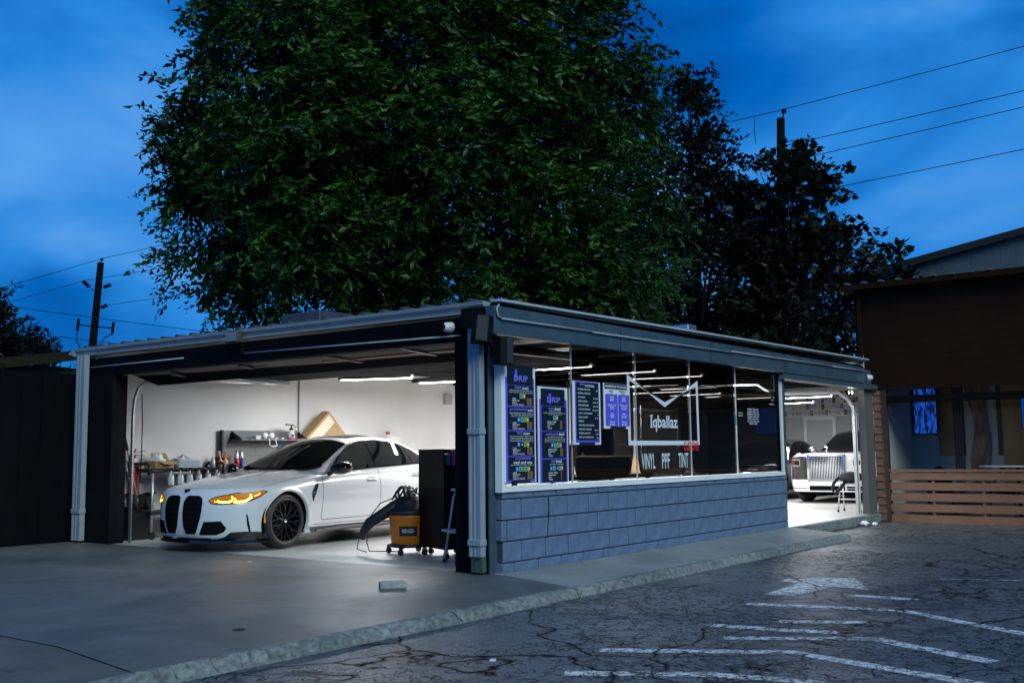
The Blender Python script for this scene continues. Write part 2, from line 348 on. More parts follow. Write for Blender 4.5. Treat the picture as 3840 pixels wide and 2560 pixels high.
# ------------------------------------------------------------------ ground
ZA = -0.15
g_ = MB(); g_.add([(-300,-300,ZA),(500,-300,ZA),(500,500,ZA),(-300,500,ZA)], [(0,1,2,3)])
struct('road', g_, M_ASPH)
def slab_z(y): return 0.0 if y > 0 else 0.07*y/0.9
KY = -0.90
def slab(name, x0, x1, y1, m, dz=0.0):
    mb = MB(); nx = max(2, int((x1-x0)/0.5)); ys = [KY+0.10, -0.4, 0.0, 0.6, y1] if y1 > 0.7 else [KY+0.10, -0.4, y1]
    for i in range(nx):
        a, b_ = x0+(x1-x0)*i/nx, x0+(x1-x0)*(i+1)/nx
        for p, q in zip(ys, ys[1:]): mb.add([(a,p,slab_z(p)+dz),(b_,p,slab_z(p)+dz),(b_,q,slab_z(q)+dz),(a,q,slab_z(q)+dz)], [(0,1,2,3)])
    # sides down into the ground
    mb.add([(x0,KY+.1,slab_z(KY+.1)+dz),(x0,y1,slab_z(y1)+dz),(x0,y1,-.3),(x0,KY+.1,-.3)], [(0,1,2,3)]); mb.add([(x1,KY+.1,slab_z(KY+.1)+dz),(x1,y1,slab_z(y1)+dz),(x1,y1,-.3),(x1,KY+.1,-.3)], [(0,1,2,3)])
    mb.add([(x0,y1,slab_z(y1)+dz),(x1,y1,slab_z(y1)+dz),(x1,y1,-.3),(x0,y1,-.3)], [(0,1,2,3)])
    return struct(name, mb, m)
slab('driveway', -4.4835, -0.05, 7.42, M_SLAB)
slab('driveway_apron', -11.0, -4.4885, 7.9, M_ROUGH, -0.004)
JO = [-0.042, 1.75, 3.55, 5.35, 7.0]       # sidewalk joints
for a, b_ in zip(JO, JO[1:]): slab('sidewalk', a+0.004, b_-0.004, -0.004, M_WALK)
def kerb(x0, x1, seed, drop=0.0, chip=1.0):
    """broken kerb edge: a strip with a ragged arris"""
    r_ = random.Random(seed); n = int((x1-x0)/0.035); mb = MB(); rows = []
    c = [r_.uniform(0, 6.28) for _ in range(6)]
    for i in range(n+1):
        x = x0+(x1-x0)*i/n
        w = 0.5+0.5*sin(x*1.3+c[0])*sin(x*2.9+c[1]); ch = chip*(0.004+0.034*max(0, w)*abs(sin(x*11+c[2])*sin(x*23+c[3])) + 0.006*r_.random())
        zt = -0.07-drop*max(0, (-4.5-x))/5.0; yb = KY+0.012*sin(x*1.1+c[4])
        rows.append([(x, KY+0.10, zt+0.0077+0.0002), (x, yb+ch*1.3+0.03, zt+0.003), (x, yb+ch*1.0+0.004*r_.random(), zt-ch*0.9-0.003), (x, yb-0.004+0.010*r_.random(), zt-0.045-ch*0.6), (x, yb-0.015+0.010*r_.random(), ZA+0.012), (x, yb-0.03, ZA-0.06)])
    k = len(rows[0])
    for a in range(n):
        for j in range(k-1): mb.add([rows[a][j], rows[a][j+1], rows[a+1][j+1], rows[a+1][j]], [(0,1,2,3)])
    mb.add(rows[-1]+[(x1, KY+.10, ZA-.06)], [tuple(range(k+1))]); mb.add(rows[0]+[(x0, KY+.10, ZA-.06)], [tuple(range(k+1))])
    return mb
for i, (a, b_) in enumerate([(-11.0,-4.49),(-4.475,-1.75),(-1.742,-0.05),(-0.04,2.35),(2.357,4.75),(4.757,7.0)]):
    struct('kerb', kerb(a, b_, 11+i, 0.09 if i == 0 else 0, 1.6 if i < 3 else 0.7), M_KERB, True)
# painted markings on the road
ZP = ZA+0.004
def marking(name, poly, lab):
    mb = MB(); mb.add([(x, y, ZP) for x, y in poly], [tuple(range(len(poly)))]); o = mb.build(name, M_PAINT, None, kind='structure'); return o
def stripe(pts, w):
    pts = [Vector(p) for p in pts]; L_ = []; R_ = []
    for i, p in enumerate(pts):
        d = (pts[min(i+1, len(pts)-1)]-pts[max(i-1, 0)]).normalized(); n = Vector((-d.y, d.x)); L_.append(p+n*w/2); R_.append(p-n*w/2)
    mb = MB(); n = len(pts)
    mb.add([(p.x, p.y, ZP) for p in L_+R_], [(i, i+1, n+i+1, n+i) for i in range(n-1)]); return mb.build('painted_line', M_PAINT, None, kind='structure')
marking('painted_arrow', [(1.01,-2.19),(1.93,-2.17),(1.99,-1.95),(2.22,-1.91),(2.63,-2.46),(1.81,-2.89),(1.87,-2.54),(1.1,-2.46)], '')
for pts, w in [([(0.4,-2.32),(0.71,-3.46)],.13), ([(1.37,-2.88),(1.4,-3.45)],.13), ([(-.76,-2.54),(-.66,-3.13),(-.56,-3.45)],.13), ([(-.33,-2.92),(-.02,-3.49)],.13), ([(-1.2,-2.88),(-.65,-3.79)],.11),
               ([(-2.06,-2.4),(-1.43,-3.47),(-1.51,-3.79),(-1.7,-4.57),(-1.85,-5.2)],.13), ([(-.77,-3.5),(-.67,-3.76),(-1.05,-4.6)],.14), ([(.71,-3.52),(.11,-4.54),(-.1,-4.9)],.12), ([(-2.78,-2.61),(-2.35,-3.31),(-2.2,-3.83),(-2.4,-4.6)],.13), ([(3.0,-3.2),(3.25,-3.9)],.07)]:
    stripe(pts, w)
# ------------------------------------------------------------------ small litter on the ground
M_BRICK = mat('pale_brick', (0.30, 0.31, 0.29), 0.8, var=0.4, vscale=14, bump=0.6, bscale=50)
bk = MB(); bk.bbox(-.115,.115,-.055,.055,0,.062,.008); o = bk.build('paving_brick', M_BRICK, None, smooth=False); o.location = (-1.355, 0.16, 0.0); o.rotation_euler = (0,0,RAD(-38)); tag(o, 'single loose pale brick lying on the driveway concrete', 'brick')

lr_ = random.Random(12)
def paper_ball(loc, r, label):
    mb = MB(); mb.grid(14, 10, lambda p, q: (loc[0]+r*(1+.35*sin(5*2*pi*p+q*7))*sin(pi*q)*cos(2*pi*p), loc[1]+r*(1+.3*sin(3*2*pi*p+q*11))*sin(pi*q)*sin(2*pi*p), loc[2]+r*.55*(1-cos(pi*q))*(1+.2*sin(9*p))))
    tag(mb.build('crumpled_paper', mat('litter_paper', (.6,.62,.62), .7), None, smooth=False), label, 'litter')
paper_ball((9.75,-.17,ZA), .07, 'crumpled white paper lying against the bay threshold'); paper_ball((9.95,-.28,ZA), .045, 'small torn paper scrap next to the bay threshold'); 
sc_ = MB().bbox(-.03,.03,-.02,.02,0,.008,.003).build('plastic_chip', mat('white_chip', (.7,.72,.7), .5), None); sc_.location = (-2.72,-2.02,ZA); sc_.rotation_euler = (0,0,.6); tag(sc_, 'small white plastic chip lying on the asphalt', 'litter')
sc_ = MB().bbox(-.03,.03,-.012,.012,0,.012,.003).build('stone_chip', mat('grey_chip', (.4,.4,.38), .7), None); sc_.location = (-.62,3.0,0); tag(sc_, 'grey stone chip on the driveway ahead of the car wheel', 'litter')
MB().lathe([(0,.002),(.03,.003),(.048,.0015)], (-3.36,-.31,slab_z(-.31)), n=14).build('valve_cover', mat('rust_dark_spot', (.012,.012,.011), .9, var=.5, vscale=30), None, kind='structure')
# ------------------------------------------------------------------ garage building
M_BLOCK = mat('blue_grey_block_paint', (0.115, 0.175, 0.275), 0.66, var=0.34, vscale=7, bump=0.9, bscale=70)
M_MORT = mat('shaded_mortar', (0.032, 0.055, 0.095), 0.9, var=0.25, vscale=8, bump=0.5, bscale=60)  # darker than the blocks: the joints' weaker light is put into the colour
M_STEEL = mat('slate_fascia_paint', (0.050, 0.084, 0.112), 0.42, var=0.35, vscale=4, bump=0.08, bscale=20)
M_BLACK = mat('black_timber_paint', (0.004, 0.0045, 0.006), 0.7, spec=.05, var=0.4, vscale=6, bump=0.15, bscale=35)
M_BLACKW = mat('black_wall_paint', (0.007, 0.0072, 0.008), 0.7, spec=.06, var=0.4, vscale=3, bump=0.1, bscale=35)
M_GUT = mat('white_gutter_enamel', (0.25, 0.30, 0.34), 0.4, var=0.12, vscale=5)
M_SILL = mat('white_trim_paint', (0.78, 0.80, 0.80), 0.45, var=0.1, vscale=6)
M_WALLW = mat('white_interior_paint', (0.72, 0.71, 0.69), 0.6, var=0.06, vscale=1.5)
M_CEIL = mat('ceiling_panel', (0.78, 0.77, 0.75), 0.7, var=0.1, vscale=1.2)
M_GALV = mat('galvanised_steel', (0.55, 0.57, 0.58), 0.35, metal=0.9, var=0.25, vscale=12)
M_ROOFM = mat('roof_sheet_metal', (0.06, 0.068, 0.075), 0.5, metal=0.3, var=0.2, vscale=5)
M_RED = mat('red_pipe_paint', (0.35, 0.015, 0.02), 0.45)
M_ALU = mat('aluminium', (0.62, 0.63, 0.64), 0.35, metal=0.8, var=0.1, vscale=10)
M_DOOR = mat('dark_door_panel', (0.012, 0.012, 0.0125), 0.6, spec=0, var=0.2, vscale=4)

struct('garage_floor', MB().box(-0.045, 19.9, 0.004, 7.2, -0.30, 0.0), M_FLOOR)
GB = thing('garage', 'low flat-roofed garage with blue-grey block wall, tinted windows and two open bays', 'building', (0, 0, 0))
# --- block wall: mortar core darkened as joint shade, every block a piece of its own
BW = MB().box(0.018, 6.945, 0.022, 0.18, -0.02, 0.765).build('block_wall', M_MORT, GB)
BL, BH = 0.4064, 0.2032
blk_cache = {}
def block(x0, x1, z0, z1, jit):
    key = (round(x1-x0, 3), round(z1-z0, 3))
    if key not in blk_cache:
        w, h = key; blk_cache[key] = MB().bbox(0, w, 0.0, 0.15, 0, h, 0.009).data('block', M_BLOCK)
    inst('block', blk_cache[key], (x0, jit, z0), BW)
br = random.Random(3)
z = 0.0
courses = [(-0.015, 0.094, 0.19), (0.094, 0.2972, 0.316), (0.2972, 0.5004, 0.08), (0.5004, 0.7036, 0.316), (0.7036, 0.772, 0.11)]
for ci, (z0, z1, off) in enumerate(courses):
    x = 0.0; first = True; e0 = (0.0, 0.012, -0.012, -0.006, 0.004)[ci]
    xs = [e0]+[off+k*BL for k in range(20) if 0.03 < off+k*BL < 6.93]+[6.95]
    for a, b_ in zip(xs, xs[1:]): block(a+0.007, b_-0.007, z0+0.0045, z1-0.0045, br.uniform(0.0, 0.006))
crk = [(0.772,0.698),(0.775,0.60),(0.768,0.505),(0.760,0.44),(0.742,0.385),(0.752,0.375),(0.738,0.34),(0.742,0.305)]
for p, q in zip(crk, crk[1:]): MB().bar((p[0], 0.0025, p[1]), (q[0], 0.0025, q[1]), 0.009, 0.012).build('crack', mat('open_crack', (.004,.006,.010), .9), BW)
# sill and window frame
MB().box(-0.005, 6.84, -0.02, 0.08, 0.775, 0.83).build('window_sill', M_SILL, GB)
MB().box(-0.035, 0.0, -0.025, 0.06, 0.772, 2.05).build('window_frame', M_SILL, GB); MB().box(6.80, 6.845, -0.012, 0.06, 0.832, 2.36).build('window_frame', M_SILL, GB)
MB().box(6.715, 6.745, 0.0, 0.05, 0.832, 2.36).build('black_mullion', M_BLACK, GB)
MB().box(6.75, 6.798, 0.002, 0.05, 0.832, 2.36).build('inner_mullion', mat('grey_trim', (0.45,0.45,0.44), 0.5), GB)
# glazing: five panes with white joints, tint film behind each
def glass_material(name, tint, refl=1.0, rough=0.02):
    m = bpy.data.materials.new(name); m.use_nodes = True; nt = m.node_tree; N, L = nt.nodes, nt.links
    for n in list(N): N.remove(n)
    out = N.new('ShaderNodeOutputMaterial'); tr = N.new('ShaderNodeBsdfTransparent'); tr.inputs['Color'].default_value = (*tint, 1)
    gl = N.new('ShaderNodeBsdfGlossy'); gl.inputs['Roughness'].default_value = rough; gl.inputs['Color'].default_value = (refl, refl, refl, 1)
    fr = N.new('ShaderNodeFresnel'); fr.inputs['IOR'].default_value = 1.48
    ge = N.new('ShaderNodeNewGeometry'); sb = N.new('ShaderNodeMath'); sb.operation = 'SUBTRACT'; sb.use_clamp = True; L.new(fr.outputs[0], sb.inputs[0]); L.new(ge.outputs['Backfacing'], sb.inputs[1])
    mx = N.new('ShaderNodeMixShader'); L.new(sb.outputs[0], mx.inputs[0]); L.new(tr.outputs[0], mx.inputs[1]); L.new(gl.outputs[0], mx.inputs[2]); L.new(mx.outputs[0], out.inputs['Surface'])
    return m
M_GLASS = glass_material('window_glass', (0.94, 0.95, 0.95)); M_FILM = glass_material('window_tint_film', (0.215, 0.205, 0.195), 0.3, 0.06)
PX = [0.0, 1.246, 2.597, 3.955, 5.303, 6.715]
for i in range(5):
    a, b_ = PX[i]+0.004, PX[i+1]-0.004
    MB().box(a, b_, 0.020, 0.026, 0.832, 2.36).build('pane', M_GLASS, GB)
    # film: the end panes are bare at the top, others carry it full height with peeled lower corners
    zt = 2.0 if i in (0, 4) else 2.34
    c = 0.0 if i in (0,) else 0.12
    k = 0.05 if i < 4 else 0.0
    poly = [(a+0.035, zt), (a+0.035, 1.25), (a+0.045, 1.05), (a+0.07, 0.94), (a+0.13, 0.868), (a+0.22, 0.848), (b_-0.34, 0.848), (b_-0.22, 0.862), (b_-0.15, 0.90), (b_-0.085, 1.0), (b_-0.05, 1.12), (b_-0.032, 1.3), (b_-0.028, zt)]
    if i == 0: poly = [(a+.0, zt), (a+.0, .848), (b_-.09, .848), (b_-.05, .9), (b_-.028, 1.0), (b_-.02, zt)]
    if i == 4: poly = [(a+.03, zt), (a+.03, 1.2), (a+.06, .9), (a+.12, .848), (b_, .848), (b_, zt)]
    if i in (1, 2, 3): poly = [(min(max(u, a+.012), b_-.012) if v > 1.2 else u, v) for u, v in poly]
    MB().prism(poly, lambda u, v, t: (u, t, v), 0.034, 0.0355).build('tint_film', M_FILM, GB)
    if i: MB().box(PX[i]-0.004, PX[i]+0.004, 0.014, 0.030, 0.832, 2.36).build('glazing_joint', mat('silicone_joint', (0.5,0.5,0.49), 0.4), GB)
# posts, fascia, flashing
MB().box(-0.098, 0.05, 0.082, 0.098, -0.02, 2.37).build('corner_post', M_STEEL, GB)
MB().box(-0.100, 0.03, 0.100, 0.51, -0.02, 2.50).build('door_post', M_BLACK, GB)
MB().box(6.85, 6.97, 0.0, 0.12, 0.776, 2.30).build('bay_post', M_STEEL, GB)
FA = MB().box(-0.26, 10.25, -0.12, -0.02, 2.288, 2.56).build('fascia', M_STEEL, GB)
MB().box(-0.25, 6.73, -0.012, 0.30, 2.37, 2.56).build('header_beam', M_BLACKW, GB)
MB().box(6.73, 10.98, -0.105, -0.006, 2.20, 2.284).box(6.98, 10.95, 0.0, 0.14, 2.205, 2.56).build('bay_header', M_STEEL, GB)
MB().add([(-0.19,-0.16,2.60),(10.4,-0.16,2.70),(10.4,-0.16,2.725),(-0.19,-0.16,2.625),(-0.19,-0.02,2.61),(10.4,-0.02,2.71),(10.4,-0.02,2.735),(-0.19,-0.02,2.635)],
         [(0,1,2,3),(7,6,5,4),(0,4,5,1),(3,2,6,7),(0,3,7,4),(1,5,6,2)]).build('roof_flashing', mat('flashing_metal', (0.52,0.56,0.58), 0.4, metal=0.3, var=0.2), GB)
MB().box(-0.17, 10.35, -0.075, 0.0, 2.563, 2.598).build('roof_edge_board', M_BLACK, GB)
for a, b_, zz in [(-0.17, 1.45, 0.0), (1.43, 4.9, -0.006), (4.88, 8.6, 0.004), (8.65, 10.3, 0.0)]:
    MB().tube([(a, -0.14, 2.438+zz+a*0.006), (b_, -0.14, 2.438+zz+b_*0.006)], 0.011, 8).build('conduit', mat('painted_conduit', (.27,.31,.33), .5), GB, smooth=True)
MB().tube([(-0.17,-0.14,2.437),(-0.225,-0.14,2.46),(-0.235,-0.135,2.53),(-0.2,-0.135,2.57)], 0.011, 8).build('conduit', mat('painted_conduit', (.27,.31,.33), .5), GB, smooth=True)
for xx in (2.05, 4.3, 6.73, 8.9): MB().box(xx-0.003, xx+0.003, -0.1225, -0.121, 2.29, 2.555).build('fascia_seam', M_BLACK, GB)
# left face: lintel, jamb, gutter, downspouts
MB().box(-0.10, 0.06, 0.50, 7.30, 2.26, 2.50).build('lintel', M_BLACK, GB)
MB().box(-0.10, 0.0, 6.56, 7.30, -0.02, 2.256).box(0.003, 0.12, 6.56, 7.30, -0.02, 2.256).build('door_jamb', M_BLACKW, GB)
gprof = [(-0.02,2.63),(-0.16,2.635),(-0.155,2.60),(-0.13,2.565),(-0.125,2.545),(-0.13,2.53),(-0.02,2.53)]
MB().prism(gprof, lambda a, b_, t: (a, t, b_+(t-0.1)*0.0035), 0.10, 7.46).build('gutter', M_GUT, GB)
MB().prism([(7.46,2.533+.025),(7.62,2.60),(7.46,2.655)], lambda a, b_, t: (t, a, b_), -0.158, -0.02).build('gutter_end', M_GUT, GB)
def downspout(yc, zt, zb, w):
    d = MB()
    prof = [(-.5,-.5),(-.25,-.5),(-.2,-.42),(-.05,-.42),(0,-.5),(.05,-.5),(.1,-.42),(.3,-.42),(.35,-.5),(.5,-.5),(.5,.5),(-.5,.5)]
    d.prism(prof, lambda a, b_, t: (-0.175+b_*0.075, yc+a*w, t), zb, zt)
    o = d.build('downspout', M_GUT, GB)
    for zz in ((1.36,0.30) if yc < 1 else (0.42,)):
        MB().bbox(-0.225,-0.13,yc-w*.5-.012,yc+w*.5+.012,zz-.03,zz+.03,.006).build('pipe_bracket', M_GUT, o)
    return o
downspout(0.175, 2.53, 0.17, 0.145); downspout(7.19, 2.55, 0.03, 0.20)
MB().box(-0.19,-0.12,0.11,0.24,0.02,0.168).build('mossy_downspout_shoe', mat('mossy_paint', (0.012,0.03,0.02), 0.6, var=0.6, vscale=18, col2=(0.07,0.13,0.10)), GB)
for ya, yb, zz in [(4.98, 7.22, 2.382), (0.42, 3.80, 2.34)]:
    MB().tube([(-0.112, ya, zz-0.02 if ya < 1 else zz), (-0.112, yb, zz+0.025 if ya < 1 else zz)], 0.010, 8).build('conduit', mat('painted_conduit', (.27,.31,.33), .5), GB, smooth=True)
# roof sheet with ribs running back from the eave
RF = MB().add([(-0.03,0.02,2.60),(10.9,0.02,2.72),(10.9,7.4,2.74),(-0.03,7.4,2.62),(-0.03,0.02,2.64),(10.9,0.02,2.76),(10.9,7.4,2.78),(-0.03,7.4,2.66)],
     [(0,3,2,1),(4,5,6,7),(0,1,5,4),(1,2,6,5),(2,3,7,6),(3,0,4,7)]).build('roof', M_ROOFM, GB)
rib = MB().prism([(-0.055,0),(-0.02,0.042),(0.02,0.042),(0.055,0)], lambda a, b_, t: (t, a, b_+t*0.011), -0.09, 10.8).data('rib', M_ROOFM)
for k in range(24): inst('rib', rib, (0.0, 0.33+k*0.303, 2.643+k*0.0008), RF)
hv = MB().bbox(1.0, 1.6, 3.70, 4.45, 2.70, 2.99, 0.01).build('roof_vent_box', mat('dull_vent_metal', (.07,.08,.09), .5, metal=.3, var=.3, vscale=8), GB)
MB().bbox(4.6,4.85,0.35,0.6,2.72,2.86,.01).build('roof_vent_box', M_GALV, GB)
# --- interior shell
MB().box(0.125, 19.95, 7.2, 7.32, -0.02, 2.62).build('side_wall', M_WALLW, GB)
MB().box(19.95, 20.05, -1.0, 7.32, -0.02, 2.95).build('rear_wall', mat('grey_interior_paint', (0.42,0.43,0.44), 0.6, var=0.05), GB)
MB().box(11.10, 19.95, -0.10, 0.0, -0.02, 2.95).build('inner_side_wall', M_WALLW, GB)
MB().box(10.55, 10.98, 0.0, 0.12, -0.15, 2.2).build('bay_jamb', mat('charcoal_jamb', (0.09,0.09,0.09), 0.6), GB)
MB().box(0.0, 10.98, 0.13, 7.195, 2.56, 2.592).box(11.0, 19.94, 0.01, 7.195, 2.80, 2.83).box(10.98, 11.0, 0.13, 7.195, 2.56, 2.83).build('ceiling', M_CEIL, GB)
for k in range(9): MB().box(0.5+k*1.2, 0.56+k*1.2, 0.16, 7.19, 2.48, 2.558).build('purlin', mat('dark_purlin', (0.05,0.05,0.052), 0.7, spec=0), GB)
for yy in (1.9, 5.2): MB().box(0.07, 10.9, yy-.04, yy+.04, 2.40, 2.478).build('ceiling_beam', MATS['dark_purlin'], GB)
MB().tube([(0.75,0.9,2.44),(0.75,6.0,2.44)], 0.022, 8).tube([(0.75,0.9,2.44),(0.25,0.75,2.44),(0.1,0.7,2.46)], 0.022, 8).build('sprinkler_pipe', M_RED, GB, smooth=True)
MB().tube([(3.72,7.185,0.9),(3.72,7.185,2.5)], 0.016, 8).build('wall_conduit', mat('grey_conduit', (0.3,0.3,0.29), 0.5), GB, smooth=True)
MB().bbox(7.42,7.62,7.13,7.198,2.10,2.30,.01).build('wall_box', mat('grey_plastic', (0.38,0.38,0.38), 0.5), GB)
# raised sectional door of the left bay: its lowest section still hangs in the curve of the track
GD = MB().box(1.85, 2.75, 0.62, 6.42, 2.29, 2.32).build('raised_garage_door', mat('grey_door_panel', (.05,.05,.05), .7, spec=0), GB)
DS = [(6.42, .05, 2.27, .15, 2.24, .50, 2.13), (3.2, .25, 2.31, .92, 2.285, 1.50, 2.25), (0.62, .25, 2.32, 1.10, 2.305, 1.83, 2.30)]
def door_quad(name, m, i0, dz=0.0):
    mb = MB(); vs = []
    for k in range(13):
        y = 6.42+(0.62-6.42)*k/12; tt = 0 if y > 3.2 else 1; A_, B_ = DS[tt], DS[tt+1]; q = (A_[0]-y)/(A_[0]-B_[0]); L_ = [a+(b-a)*q for a, b in zip(A_, B_)]
        for th in (0, .025): vs += [(L_[i0], y, L_[i0+1]+th+dz), (L_[i0+2], y, L_[i0+3]+th+dz)]
    mb.v = [tuple(v) for v in vs]
    for k in range(12):
        a = 4*k; b = a+4; mb.f += [(a,a+1,b+1,b),(a+2,b+2,b+3,a+3),(a,b,b+2,a+2),(a+1,a+3,b+3,b+1)]
    mb.f += [(0,2,3,1),(48,49,51,50)]
    return mb.build(name, m, GD)
door_quad('door_section', mat('beige_door_panel', (.20,.185,.17), .7, spec=0), 1); door_quad('door_section', M_DOOR, 3)
MB().bar((.80,.95,2.295),(.70,3.3,2.285),.05,.012).build('red_strip', M_RED, GD); MB().bar((.80,.95,2.295),(.35,.70,2.31),.045,.012).build('red_strip', M_RED, GD); MB().bar((.55,4.2,2.27),(.30,5.7,2.262),.05,.012).build('red_strip', M_RED, GD)
for yy, zz in ((1.75, 2.285), (2.95, 2.275), (4.4, 2.25), (5.8, 2.22)): MB().bar((.12, yy-.25, zz+.005), (1.0 if yy < 3.5 else .5, yy, zz), .07, .02).build('door_stile', mat('door_stile', (0.02,0.02,0.021), .5), GD)
for yy in (6.46, 0.58):
    pts = [(0.15,yy,0.0),(0.15,yy,1.75),(0.165,yy,1.92),(0.22,yy,2.08),(0.33,yy,2.18),(0.5,yy,2.225),(2.6,yy,2.24)]
    t = MB()
    for a, b_ in zip(pts, pts[1:]): t.bar(a, b_, 0.05, 0.022)
    t.build('door_track', M_GALV, GB)
MB().tube([(0.24,6.40,2.0),(0.245,6.38,1.6),(0.25,6.39,1.1),(0.255,6.42,0.8)], 0.007, 6).build('pull_cord', M_BLACK, GB)
# right bay: raised door and bright track at its far jamb
GD2 = MB().box(7.05, 10.5, 0.55, 2.8, 2.27, 2.31).build('raised_bay_door', M_DOOR, GB)
pts = [(10.50,0.17,0.0),(10.50,0.17,1.72),(10.50,0.19,1.86),(10.50,0.28,2.02),(10.50,0.45,2.15),(10.50,2.8,2.2)]
t = MB()
for a, b_ in zip(pts, pts[1:]): t.bar(a, b_, 0.045, 0.05)
t.build('bay_door_track', M_SILL, GB)
MB().box(10.40,10.455,0.14,0.19,0.0,1.9).build('track_flange', M_GALV, GB)
pts = [(7.12,0.2,0.0),(7.12,0.2,1.75),(7.12,0.3,2.02),(7.12,0.5,2.15),(7.12,2.8,2.2)]
t = MB()
for a, b_ in zip(pts, pts[1:]): t.bar(a, b_, 0.045, 0.03)
t.build('bay_door_track', M_GALV, GB)
MB().bbox(6.97,10.98,-0.06,0.002,-0.16,-0.004,.012).build('bay_threshold', M_KERB, GB)

# ------------------------------------------------------------------ fluorescent fixtures
M_TUBE = mat('fluorescent_tube', (1,1,1), 0.4, emit=(0.95,0.98,1.0), estr=26.0)
M_HOOD = mat('fixture_hood', (0.07,0.07,0.072), 0.4)
LPOW = 46.0
def fixture(a, b_, label, power=LPOW, wide=0.10, zc=2.56, kind='light'):
    a, b_ = Vector(a), Vector(b_); d = (b_-a).normalized(); n = Vector((-d.y, d.x, 0)); c = (a+b_)/2
    t = thing('shop_light', label, 'ceiling light', tuple(c), 0.0, 'hanging fluorescent lights')
    h = MB(); 
    prof = [(-wide,0.0),(-wide*.55,0.06),(wide*.55,0.06),(wide,0.0),(wide*.9,0.0),(wide*.5,0.045),(-wide*.5,0.045),(-wide*.9,0.0)]
    vs = []
    for P in (a-d*0.03, b_+d*0.03): vs += [tuple(P+n*u+Vector((0,0,v))) for u, v in prof]
    k = len(prof); h.add(vs, [tuple(range(k)), tuple(range(2*k-1, k-1, -1))]+[(i, (i+1) % k, k+(i+1) % k, k+i) for i in range(k)])
    h.build('hood', M_HOOD, t)
    for s in (-1, 1): MB().tube([a+n*s*wide*.45+Vector((0,0,.012)), b_+n*s*wide*.45+Vector((0,0,.012))], 0.013, 8).build('tube', M_TUBE, t)
    for P in (a+d*.1, b_-d*.1): MB().tube([P+Vector((0,0,.06)), (P.x, P.y, zc)], 0.003, 4).build('chain', M_BLACK, t)
    ld = bpy.data.lights.new('tube_glow', 'AREA'); ld.shape = 'RECTANGLE'; ld.size = (b_-a).length; ld.size_y = wide*1.4; ld.energy = power; ld.color = (0.97, 0.98, 1.0)
    lo = bpy.data.objects.new('tube_glow', ld); COL.objects.link(lo); lo.parent = t; lo.location = (0, 0, -0.006); lo.rotation_euler = (0, 0, math.atan2(d.y, d.x))
    return t
for nm, a, b_ in [('twin tube light hanging over the white car bonnet', (3.01,5.40), (3.42,4.36)), ('twin tube light hanging behind the white car roof', (4.40,5.05), (4.62,3.95)),
                  ('bright tube light right behind the first window pane', (3.50,2.50), (3.60,1.30)), ('tube light hanging over the drum behind the windows', (4.85,2.25), (4.95,1.10)),
                  ('tube light hung above the raised bay door', (6.10,2.20), (6.30,1.05)), ('tube light in the middle of the garage over wire cage', (7.75,3.35), (7.90,2.30)),
                  ('tube light in line with the bay door track', (8.95,3.20), (9.10,2.15)), ('tube light in front of the dark sedan', (9.75,4.25), (9.85,3.20)),
                  ('tube light over the dark sedan windscreen', (11.12,4.20), (11.12,3.10)), ('tube light over the dark sedan roof', (12.20,3.95), (12.28,2.95)),
                  ('tube light over the two-tone limousine bonnet', (13.40,3.80), (13.42,2.80)), ('tube light by the hanging packets over the limousine', (14.03,2.90), (14.04,1.9)),
                  ('tube light next to the rear grey door', (16.6,4.4), (16.6,3.3))]:
    zc = 2.56 if a[0] < 10.9 else 2.80
    fixture((*a, 2.27), (*b_, 2.27), nm, zc=zc, power=LPOW if a[0] < 9 else LPOW*0.6)
t = thing('shop_light', 'unlit white batten fitting high on the wall above the pegboard', 'ceiling light', (2.3, 6.4, 2.2))
MB().bar((2.02,6.45,2.30),(2.55,6.05,2.23),0.07,0.05).build('batten', M_SILL, t)
MB().tube([(2.3,6.25,2.29),(2.3,6.25,2.56)],.004,4).build('chain', M_BLACK, t)

# ------------------------------------------------------------------ fixtures on the outside of the garage
M_PLAS = mat('black_plastic', (0.004,0.0045,0.005), 0.55, spec=.1, var=0.2, vscale=20)
M_PLASW = mat('white_plastic', (0.62,0.63,0.62), 0.4)
def speaker(loc, rot, dims, label):
    t = thing('loudspeaker', label, 'speaker', loc); w, d, h = dims
    prof = [(-w/2,0),(-w/2,-d*.7),(-w*.3,-d),(w*.3,-d),(w/2,-d*.7),(w/2,0)]
    cab = MB().prism(prof, lambda a, b_, q: (a, b_, q), -h/2, h/2).build('cabinet', M_PLAS, t, world=False)
    gr = MB().prism([(-w*.26,-h*.46),(w*.26,-h*.46),(w*.26,h*.46),(-w*.26,h*.46)], lambda a, b_, q: (a, q, b_), -d-.004, -d+.01).build('grille', mat('speaker_mesh', (0.02,0.022,0.025), .6, bump=.6, bscale=400), t, world=False)
    br_ = MB().bar((0,0,0),(0,.10,.0),.03,.10).build('bracket', M_PLAS, t, world=False)
    t.rotation_euler = rot
    return t
speaker((-0.26, 0.03, 2.315), (RAD(-8), RAD(6), RAD(-50)), (0.20, 0.15, 0.26), 'black box speaker tilted on the garage corner beside the gutter')
speaker((-0.10, -0.055, 2.13), (0, 0, RAD(0)), (0.19, 0.13, 0.27), 'dark grey upright speaker under the fascia above the price boards')
def dome_cam(loc, rotz, label):
    t = thing('security_camera', label, 'camera', loc, rotz)
    MB().lathe([(0.0,0.0),(0.055,0.0),(0.055,0.02),(0.05,0.05),(0.047,0.08),(0.03,0.105),(0.0,0.11)], axis='x', n=18).build('housing', M_PLASW, t, smooth=True, world=False)
    MB().lathe([(0.0,0.122),(0.02,0.118),(0.032,0.104),(0.034,0.094)], axis='x', n=16).build('lens', M_PLAS, t, smooth=True, world=False)
    return t
dome_cam((-0.10, 0.545, 2.41), RAD(165), 'white dome security camera under the gutter by the corner')
